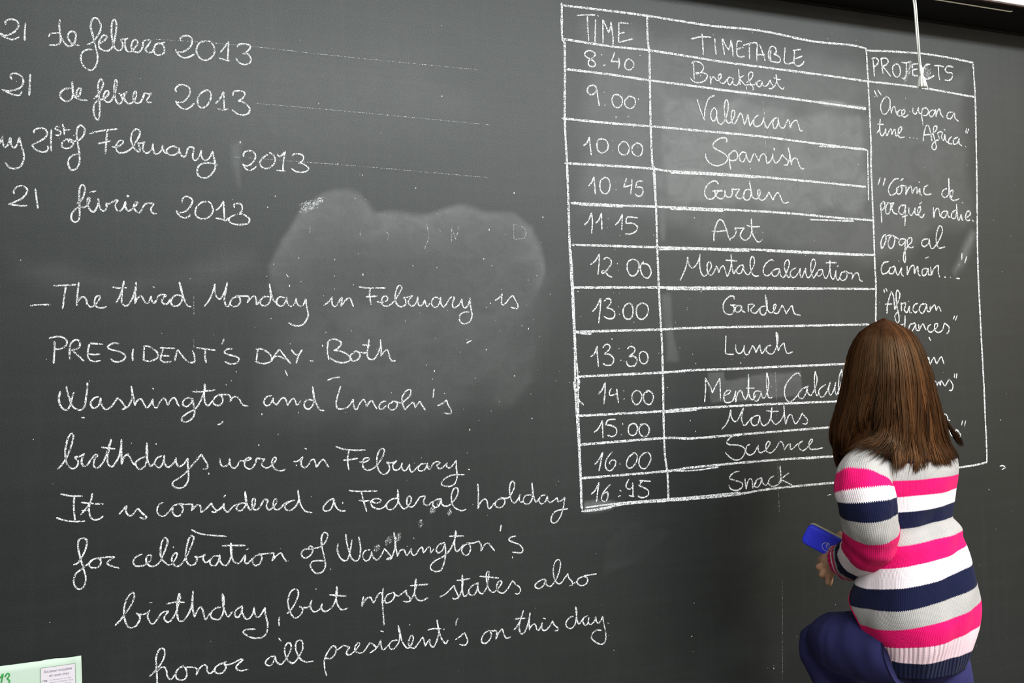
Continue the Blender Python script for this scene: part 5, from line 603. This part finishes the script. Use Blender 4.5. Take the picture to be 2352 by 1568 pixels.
for i, z in enumerate(zs):
    # opening in the front: angle measured from +y; 0 = front. starts below the chest
    op = math.radians(5+62*float(sst((.83-z)/.10))); opr = math.radians(4+22*float(sst((.83-z)/.14)))
    e = 2.4
    for j in range(NS+1):
        th = -op-(2*PI-op-opr)*j/NS               # go from front-left, round the left side and the back, to front-right
        sx, cyy = math.sin(th), math.cos(th)
        rr = (abs(sx)**e+abs(cyy)**e)**(-1/e)
        fold = .0035*math.sin(th*3+z*26)*math.sin(z*34+th*2)+.0022*mnoise.noise((math.sin(th)*3, math.cos(th)*3, z*14))*1.6
        if .80 < z < .90: fold += .004*math.sin((z-.80)*95+th)*math.exp(-((z-.865)/.02)**2)
        back = max(0, -cyy); x = 1.17+(aa[i]*rr+fold)*sx; y = cy[i]+(bb[i]*rr+fold)*cyy
        s_ = (x-1.17)*.77-(y-cy[i])*.64; z2 = z+float(np.interp(z, (.645, .70, .80, .86, .93, 1.0), (.10, .27, .27, .17, .07, 0)))*(s_+.035)
        V.append((x-BASE.x, y-BASE.y, z2)); UV.append(((th+PI)*.115, ZTOP-z))
    edgeL.append(V[-NS-1]); edgeR.append(V[-1])
for i in range(len(zs)-1):
    for j in range(NS):
        a = i*(NS+1)+j; Fc.append((a, a+1, a+NS+2, a+NS+1))
cols = [LP, NV, GR, PK, WH, NV, GR, PK, WH, NV, GR, PK, LP, NV]
bands = [(0, LP)]+[(ZTOP-z, c) for z, c in zip(SZ[:-1], cols[1:])]
H_b = ZTOP-ZBOT
mk = knit_mat('striped_knit_body', bands, H_b, ribs=((ZTOP-SZ[11], 2), (-1, ZTOP-SZ[0])))
card = build('cardigan', V, Fc, mk, girl, True, UV)
so = card.modifiers.new('thick', 'SOLIDIFY'); so.thickness = .0045; so.offset = -1
g = Geo(); k0 = 30
g.tube(edgeL[k0:], .0052, 8); g.tube(edgeR[k0:], .0052, 8)
tr = build('front_trim', g.V, g.F, M_PINKY, card)
# collar roll of pink rib knit round the neck
g = Geo(); z0 = ZTOP; ring = [V[j] for j in range(0, NS+1, 3)]
g.tube(ring, .007, 8); build('collar', g.V, g.F, plain('pink_rib', LP, .9, .1, 300, .25, .001), card)
ms = [i for i, z in enumerate(zs) if z < .825]; jj = int(round(NS*(.62*PI-.3)/(2*PI-1.2)))
sv = []
for i in ms:
    row = V[i*(NS+1):(i+1)*(NS+1)]; q = min(row, key=lambda v: abs(math.atan2(v[0]+BASE.x-1.17, v[1]+BASE.y-cy[i])+.62*PI)); sv.append((q[0]*1.006-.0006, q[1]-.0012, q[2]))
g = Geo(); g.tube(sv, .0007, 5, .006); build('side_seam', g.V, g.F, plain('seam_thread', (.06, .03, .06, 1), .9, .1), card)
def sleeve(name, path, rad, bands_i, flip=1, right=False):
    q = catmull(np.hstack([np.asarray(path, float), np.asarray(rad, float)[:, None], np.arange(len(path))[:, None]]), .004)
    P3, R3, I3 = q[:, :3], q[:, 3], q[:, 4]; L = np.concatenate([[0], np.cumsum(np.linalg.norm(np.diff(P3, axis=0), axis=1))])
    ns = 44; T, N, B = frames(P3); V = []; UV = []; Fc = []
    for i in range(len(P3)):
        for j in range(ns+1):
            a = 2*PI*j/ns; d = N[i]*math.cos(a)+B[i]*math.sin(a)
            f = .0022*mnoise.noise((d[0]*2.5+L[i]*18, d[1]*2.5, d[2]*2.5+L[i]*9))*2+.0016*math.sin(L[i]*150+2*a)*math.exp(-((L[i]-L[-1]*.57)/.035)**2)
            p = P3[i]+d*(R3[i]+f); V.append((p[0]-BASE.x, p[1]-BASE.y, p[2])); UV.append((a*.042, L[i]))
    for i in range(len(P3)-1):
        for j in range(ns): a = i*(ns+1)+j; Fc.append((a, a+ns+1, a+ns+2, a+1))
    bl = [(float(np.interp(b, I3, L)), c) for b, c in bands_i]
    m = knit_mat(name+'_knit', bl, float(L[-1]), ribs=((float(np.interp(8.95, I3, L)), 9),))
    o = build(name, V, Fc, m, card, True, UV); s_ = o.modifiers.new('thick', 'SOLIDIFY'); s_.thickness = .004; s_.offset = -1
    return o
SB = [(0, NV), (.80, GR), (1.95, PK), (2.45, WH), (3.00, NV), (3.68, GR), (4.75, PK), (6.75, WH), (7.65, NV), (8.5, GR), (8.95, PK), (9.3, WH), (9.5, PK)]
sleeve('sleeve', [(1.1248, -0.3620, 1.0057), (1.0756, -0.3720, 0.9984), (1.0460, -0.3860, 0.9763), (1.0429, -0.3940, 0.9487), (1.0490, -0.3940, 0.9129), (1.0575, -0.3880, 0.8889), (1.0716, -0.3700, 0.8630), (1.0849, -0.3420, 0.8376), (1.0993, -0.3080, 0.8165), (1.1128, -0.2780, 0.8028), (1.1230, -0.2500, 0.7924)],
       [.026, .037, .0445, .0445, .0430, .0425, .041, .039, .0365, .0340, .0315], SB)
sleeve('sleeve', [(1.215, -.352, 1.010), (1.240, -.343, .996), (1.251, -.335, .973), (1.256, -.325, .948), (1.261, -.312, .915), (1.262, -.298, .893), (1.260, -.278, .886), (1.256, -.262, .895), (1.252, -.253, .912), (1.247, -.244, .931), (1.242, -.236, .946)],
       [.030, .037, .037, .037, .037, .037, .035, .033, .031, .028, .026], SB)

# --- trousers
g = Geo(); g.tube([(1.17, -.380, .80), (1.17, -.385, .72), (1.17, -.380, .65)], [.058, .070, .060], 28, .015)
LTc = [(1.128, -.385, .660), (1.114, -.32, .644), (1.118, -.23, .626), (LK[0]+.002, LK[1]-.040, LK[2]-.006), (LK[0]+.006, LK[1]-.006, LK[2]-.022), (LK[0]+.012, LK[1]-.03, LK[2]-.062), (LK[0]+.035, LK[1]-.075, LK[2]-.128), LA]
Lr = [.064, .066, .058, .049, .045, .050, .048, .034]
def leg(path, rad, nm):
    q = catmull(np.hstack([np.asarray(path, float), np.asarray(rad, float)[:, None]]), .006); P3, R3 = q[:, :3], q[:, 3]; T, N, B = frames(P3); ns = 40; V = []; Fc = []
    for i in range(len(P3)):
        for j in range(ns):
            a = 2*PI*j/ns; d = N[i]*math.cos(a)+B[i]*math.sin(a); p = P3[i]
            f = .0045*mnoise.noise((p[0]*12+d[0], p[1]*26+d[1]*1.2, p[2]*26+d[2]*1.2))+.0018*mnoise.noise((p[0]*60+d[0]*3, p[1]*60+d[1]*3, p[2]*60))
            v = p+d*(R3[i]+f); V.append((v[0]-BASE.x, v[1]-BASE.y, v[2]))
    for i in range(len(P3)-1):
        for j in range(ns): k = (j+1) % ns; Fc.append((i*ns+j, i*ns+k, (i+1)*ns+k, (i+1)*ns+j))
    Fc.append(tuple(range(ns))); g.add(V, Fc)
g2 = g; g = Geo(); g.add([L_(v) for v in g2.V], g2.F)
leg(LTc, Lr, 'l'); leg([(1.200, -.375, .70), (1.212, -.372, .60), (1.226, -.368, .48), (1.233, -.357, .36), (1.235, -.372, .22), (1.235, -.385, .075)], [.056, .060, .060, .054, .050, .042], 'r')
trs = build('trousers', g.V, g.F, M_DENIM, girl)
# stitched outer seam of the lifted leg
sp_ = [(LTc[i][0]-Lr[i]*.72, LTc[i][1]-Lr[i]*.42 if i < 3 else LTc[i][1]-Lr[i]*.25, LTc[i][2]-Lr[i]*.5 if i < 4 else LTc[i][2]) for i in range(1, 7)]
# --- shoes
for nm, a, d, z in (('r', Vector((1.235, -.375, 0)), Vector((.02, 1, 0)).normalized(), 0), ('l', Vector((LA[0], LA[1], LA[2]-.06)), Vector((.1, 1, -.3)).normalized(), 1)):
    side = d.cross(Vector((0, 0, 1))).normalized(); up = side.cross(d); V = []; Fc = []; ns = 20; prof = [(-.058, .022, .030), (-.05, .030, .050), (-.02, .033, .064), (.02, .034, .052), (.06, .038, .036), (.10, .036, .028), (.125, .026, .022), (.135, .012, .016)]
    for t_, wd, ht in prof:
        for j in range(ns):
            an = 2*PI*j/ns; V.append(L_(a+d*t_+side*(wd*math.cos(an))+up*(.012+max(-.004, ht*.5+ht*.5*math.sin(an)))))
    for i in range(len(prof)-1):
        for j in range(ns): k = (j+1) % ns; Fc.append((i*ns+j, i*ns+k, (i+1)*ns+k, (i+1)*ns+j))
    Fc.append(tuple(range(ns))[::-1]); Fc.append(tuple((len(prof)-1)*ns+j for j in range(ns)))
    sh = build('shoe', V, Fc, M_SHOE, girl); V = []; Fc = []
    for lev in (0., .012):
        for k in range(24):
            an = 2*PI*k/24; V.append(L_(a+d*(.038+.10*math.cos(an))+side*(.037*math.sin(an)*(1+.12*math.cos(an)))+up*(lev+.001)))
    Fc = [(k, (k+1) % 24, 24+(k+1) % 24, 24+k) for k in range(24)]+[tuple(range(24))[::-1], tuple(range(24, 48))]
    build('sole', V, Fc, M_SOLE, sh, False)

# --- hair
HR = [(1.2760, -0.3211, 0.0054, 0.0054), (1.2717, -0.3220, 0.0199, 0.0199), (1.2630, -0.3248, 0.0321, 0.0337), (1.2485, -0.3251, 0.0470, 0.0508), (1.2272, -0.3251, 0.0574, 0.0632), (1.2017, -0.3254, 0.0650, 0.0715), (1.1677, -0.3268, 0.0747, 0.0784), (1.1252, -0.3257, 0.0842, 0.0842), (1.0827, -0.3240, 0.0975, 0.0897), (1.0488, -0.3233, 0.1083, 0.0921), (1.0190, -0.3228, 0.1118, 0.0894), (0.9893, -0.3218, 0.1089, 0.0817)]
hz = np.array([r[0] for r in HR]); ho = np.argsort(hz)
def hring(z):
    f = lambda k: np.interp(z, hz[ho], np.array([r[k] for r in HR])[ho]); return f(1), f(2), f(3)
def hair_mat():
    t = NT('brown_hair'); at = t.new('ShaderNodeAttribute', attribute_name='tone'); ob = t.obj(); f = t.noise(t.mapping(ob, (1, 1, .15)), 160, 3)
    k = t.math('ADD', at.outputs['Fac'], t.math('MULTIPLY_ADD', f, .5, -.25), clamp=True)
    t.ln(t.mix(k, (.0085, .0024, .0011, 1), (.150, .056, .018, 1)), t.b.inputs['Base Color']); t.b.inputs['Roughness'].default_value = .42
    t.b.inputs['Specular IOR Level'].default_value = .28; t.b.inputs['Specular Tint'].default_value = (1, .66, .36, 1); return t.m
M_HAIR = hair_mat(); g = Geo(); tones = []
ztop = hz.max(); ns = 64; lev = np.concatenate([np.linspace(ztop-.007, 1.22, 14), np.linspace(1.21, 1.02, 22)])
V = []; Fc = []
for i, z in enumerate(lev):
    c, a, b = hring(z)
    for j in range(ns):
        th = 2*PI*j/ns; face = math.cos(th) > .55 and z < 1.205
        k = .945 if not face else .70
        V.append(L_((1.17+a*k*math.sin(th), c+b*k*math.cos(th)-(.0 if not face else .01), z-.003)))
for i in range(len(lev)-1):
    for j in range(ns):
        k = (j+1) % ns; Fc.append((i*ns+j, i*ns+k, (i+1)*ns+k, (i+1)*ns+j))
Fc.append(tuple(range(ns))[::-1]); g.add(V, Fc); tones += [.12]*len(V)
crown = Vector((1.166, hring(ztop)[0]-.008, ztop))
slp = catmull(np.array([(1.1248, -0.3620, 1.0057), (1.0756, -0.3720, 0.9984), (1.0460, -0.3860, 0.9763), (1.0429, -0.3940, 0.9487)]), .012)
hzs, hps = hz[ho], np.array([[r[k] for k in (1, 2, 3)] for r in HR])[ho]
def hrings(z): return [np.interp(z, hzs, hps[:, k]) for k in range(3)]
zr = zs[::-1]; cyr, aar, bbr = cy[::-1], aa[::-1], bb[::-1]
def clear(q, m):
    z = q[:, 2]; low = z < 1.075; c, a, b = np.interp(z, zr, cyr), np.interp(z, zr, aar), np.interp(z, zr, bbr)
    dx, dy = q[:, 0]-1.17, q[:, 1]-c; r = ((np.abs(dx)/a)**2.4+(np.abs(dy)/b)**2.4)**(1/2.4); k = 1+m/a
    f = np.where(low & (r < k), k/np.maximum(r, .3), 1.); q[:, 0] = 1.17+dx*f; q[:, 1] = c+dy*f
    for s_ in slp:
        d = q-s_; L = np.linalg.norm(d, axis=1); g_ = np.where(low & (L < .044+m), (.044+m-L)/np.maximum(L, 1e-4), 0.); q += d*g_[:, None]
    return q
class Lock:
    def __init__(s, th, zend, tone):
        s.th = th; s.z = zend; s.tone = tone; s.p = [random.uniform(0, 6) for _ in range(4)]; s.out = random.uniform(-.04, .05); s.fr = random.uniform(3.2, 6.5)
        s.am = random.uniform(.03, .10); s.curl = random.uniform(.3, 1.7); s.conv = random.uniform(.3, .72); s.ro = random.uniform(-.028, .022); s.w = random.uniform(.06, .11)
TT = np.linspace(0, 1, 24)
def strand(lk, th0, zend, out, r0, tone, flick=0., sweep=0., fly=0.):
    d0 = math.atan2(math.sin(th0-lk.th), math.cos(th0-lk.th)); ph = random.uniform(0, 6); am2 = random.uniform(.002, .012); t = TT
    u = np.clip(t/.26, 0, 1); v = np.clip((t-.26)/.74, 0, 1)
    z = np.where(t < .26, ztop-(ztop-1.20)*(1-np.cos(u*PI/2))**.95, 1.20+(zend-1.20)*v)
    c, a, b = hrings(np.maximum(z, 1.0)); vv = sst((v-.15)/.85)
    tt = lk.th+d0*(1-lk.conv*sst(v))+lk.am*(np.sin(v*lk.fr+lk.p[0])-math.sin(lk.p[0]))*vv+am2*np.sin(v*9+ph)*v+sweep*v*v
    o = 1+(out+lk.ro)*np.minimum(1, t*4)+lk.out*v+.03*np.sin(v*lk.fr*1.2+lk.p[1])*vv-lk.curl*np.maximum(0, v-.78)**2*4.2+flick*np.maximum(0, v-.55)**2+fly*v*v
    w0 = np.maximum(0, 1-t*9)
    q = np.stack([(1.17+a*o*np.sin(tt))*(1-w0)+(crown.x+.002*np.sin(tt))*w0, (c+b*o*np.cos(tt))*(1-w0)+(crown.y+.002*np.cos(tt))*w0, z+np.where(t < .1, .0015, 0)], 1)
    m = random.uniform(.006, .012)
    if zend < 1.07:
        q = clear(q, m)
        for _ in range(4): q[12:-1] = .25*q[11:-2]+.5*q[12:-1]+.25*q[13:]
        q = clear(q, m*.95)
    rad = r0*np.clip(np.minimum(.6+t*3, (1.01-t)*13), .14, 1); a_, b_ = tube_geo(q, rad, 3, False, .8); g.add([L_(x) for x in a_], b_); tones.extend([tone]*len(a_))
def adiff(a, b): return math.atan2(math.sin(a-b), math.cos(a-b))
locks = []
for i in range(70):
    th = PI*.20+PI*1.60*(i+random.uniform(-.45, .45))/70
    ze = 1.010+random.gauss(0, .008)+.050*math.exp(-(adiff(th, PI*1.35)/.36)**2)+.018*math.exp(-(adiff(th, PI*.72)/.35)**2)-.008*math.exp(-(adiff(th, PI*1.03)/.3)**2)-.010*math.exp(-(adiff(th, PI*1.62)/.25)**2)
    painted_highlight = math.exp(-(adiff(th, PI*1.02)/.40)**2)  # golden highlight of the light, painted into the lock tones on one side
    locks.append(Lock(th, ze, min(.85, max(0, random.gauss(.09, .06)+painted_highlight*random.choice((.04, .18, .38, .55))))))
for i in range(5200):
    lk = random.choice(locks); e = random.gauss(0, 1); th = lk.th+e*lk.w; rr_ = random.random()
    strand(lk, th, lk.z+random.gauss(0, .004), .018*(1-.5*e*e)*rr_-.035*(1-rr_), random.uniform(.00055, .00105), min(1, max(0, lk.tone+random.gauss(0, .05))))
fl = Lock(PI*.70, 1.03, .12); fl.am = .01; fl.curl = 0; fl.out = .03; fl.w = .05
for i in range(120): strand(fl, PI*.70+random.gauss(0, .06), 1.030+random.gauss(0, .004), .0, .0008, random.uniform(.03, .2), 1.0+random.random()*.4, -.06)
for i in range(90):
    lk = random.choice(locks); strand(lk, lk.th+random.gauss(0, .1), lk.z+random.uniform(-.006, .06), random.uniform(.0, .04), .0003, .3, random.uniform(0, .5), random.uniform(-.2, .2), random.uniform(0, .05))
hair = build('hair', g.V, g.F, M_HAIR, girl)
at = hair.data.attributes.new('tone', 'FLOAT', 'POINT'); at.data.foreach_set('value', np.array(tones, dtype=np.float32))

# ---------------------------------------------------------------- board eraser held in the left hand
E0 = Vector((1.1075, -0.1500, 0.8325)); vdir = (E0-Vector((0, -1.5, 1.22))).normalized()
ax = (CR*61-CU*32).normalized(); ax = (ax-vdir*ax.dot(vdir)).normalized(); bx = vdir.cross(ax).normalized()
if bx.dot(CU) > 0: bx = -bx
nx_ = (-vdir*.955+bx*.29).normalized(); bx = (bx-nx_*bx.dot(nx_)).normalized(); ax = (ax-nx_*ax.dot(nx_)).normalized()
LE, WE = .118, .0445
er = thing('board_eraser', 'blue chalkboard eraser with cream felt held in the left hand', 'eraser')
er.matrix_world = Matrix(((ax.x, bx.x, nx_.x, E0.x+ax.x*LE/2), (ax.y, bx.y, nx_.y, E0.y+ax.y*LE/2), (ax.z, bx.z, nx_.z, E0.z+ax.z*LE/2), (0, 0, 0, 1)))
def rbox(name, lx, ly, z0, z1, rc, re, mat, parent):
    rings = []; n = 8
    def outline(ins):
        o = []; a, b, r = lx/2-ins, ly/2-ins, max(.0005, rc-ins)
        for cx, cy_, s in ((a-r, b-r, 0), (-a+r, b-r, 1), (-a+r, -b+r, 2), (a-r, -b+r, 3)):
            for k in range(n+1): an = PI/2*(s+k/n); o.append((cx+r*math.cos(an), cy_+r*math.sin(an)))
        return o
    prof = [(0, z0)]+[(re*(1-math.cos(k*PI/2/6)), z1-re+re*math.sin(k*PI/2/6)) for k in range(7)]
    V = []; Fc = []
    for ins, z in prof: rings.append(len(V)); V += [(x, y, z) for x, y in outline(ins)]
    m = 4*(n+1)
    for a, b in zip(rings, rings[1:]): Fc += [(a+k, a+(k+1) % m, b+(k+1) % m, b+k) for k in range(m)]
    Fc.append(tuple(rings[0]+k for k in range(m))[::-1]); Fc.append(tuple(rings[-1]+k for k in range(m)))
    return build(name, V, Fc, mat, parent)
def blue_mat():
    t = NT('blue_plastic'); o = t.obj(); f = t.noise(o, 300, 3, .7); c = t.noise(o, 45, 3)
    k = t.math('MULTIPLY', t.rng(f, .55, .8), t.rng(c, .45, .7)); t.ln(t.mix(t.math('MULTIPLY', k, .8), (.03, .045, 1.0, 1), (.45, .45, .7, 1)), t.b.inputs['Base Color']); t.b.inputs['Roughness'].default_value = .55; return t.m
rbox('eraser_back', LE, WE, -.006, .010, .011, .0045, blue_mat(), er)
rbox('felt_pad', LE-.003, WE-.001, -.020, -.006, .009, .002, plain('cream_felt', (.72, .72, .48, 1), .95, .1, 250, .15, .0008), er)
em = Geo(); s = -LE/2+.050
em.tube([(s+.010*math.cos(a), .004+.0085*math.sin(a), .0101) for a in np.linspace(.9, 4.9, 18)], .0006, 6)
em.tube([(s-.003, .001, .0101), (s+.003, .001, .0101), (s+.003, -.002, .0101), (s-.001, -.003, .0101), (s-.003, .001, .0101), (s-.001, .005, .0101), (s+.003, .006, .0101)], .0005, 6)
em.done('emblem', M_SCRW, er)
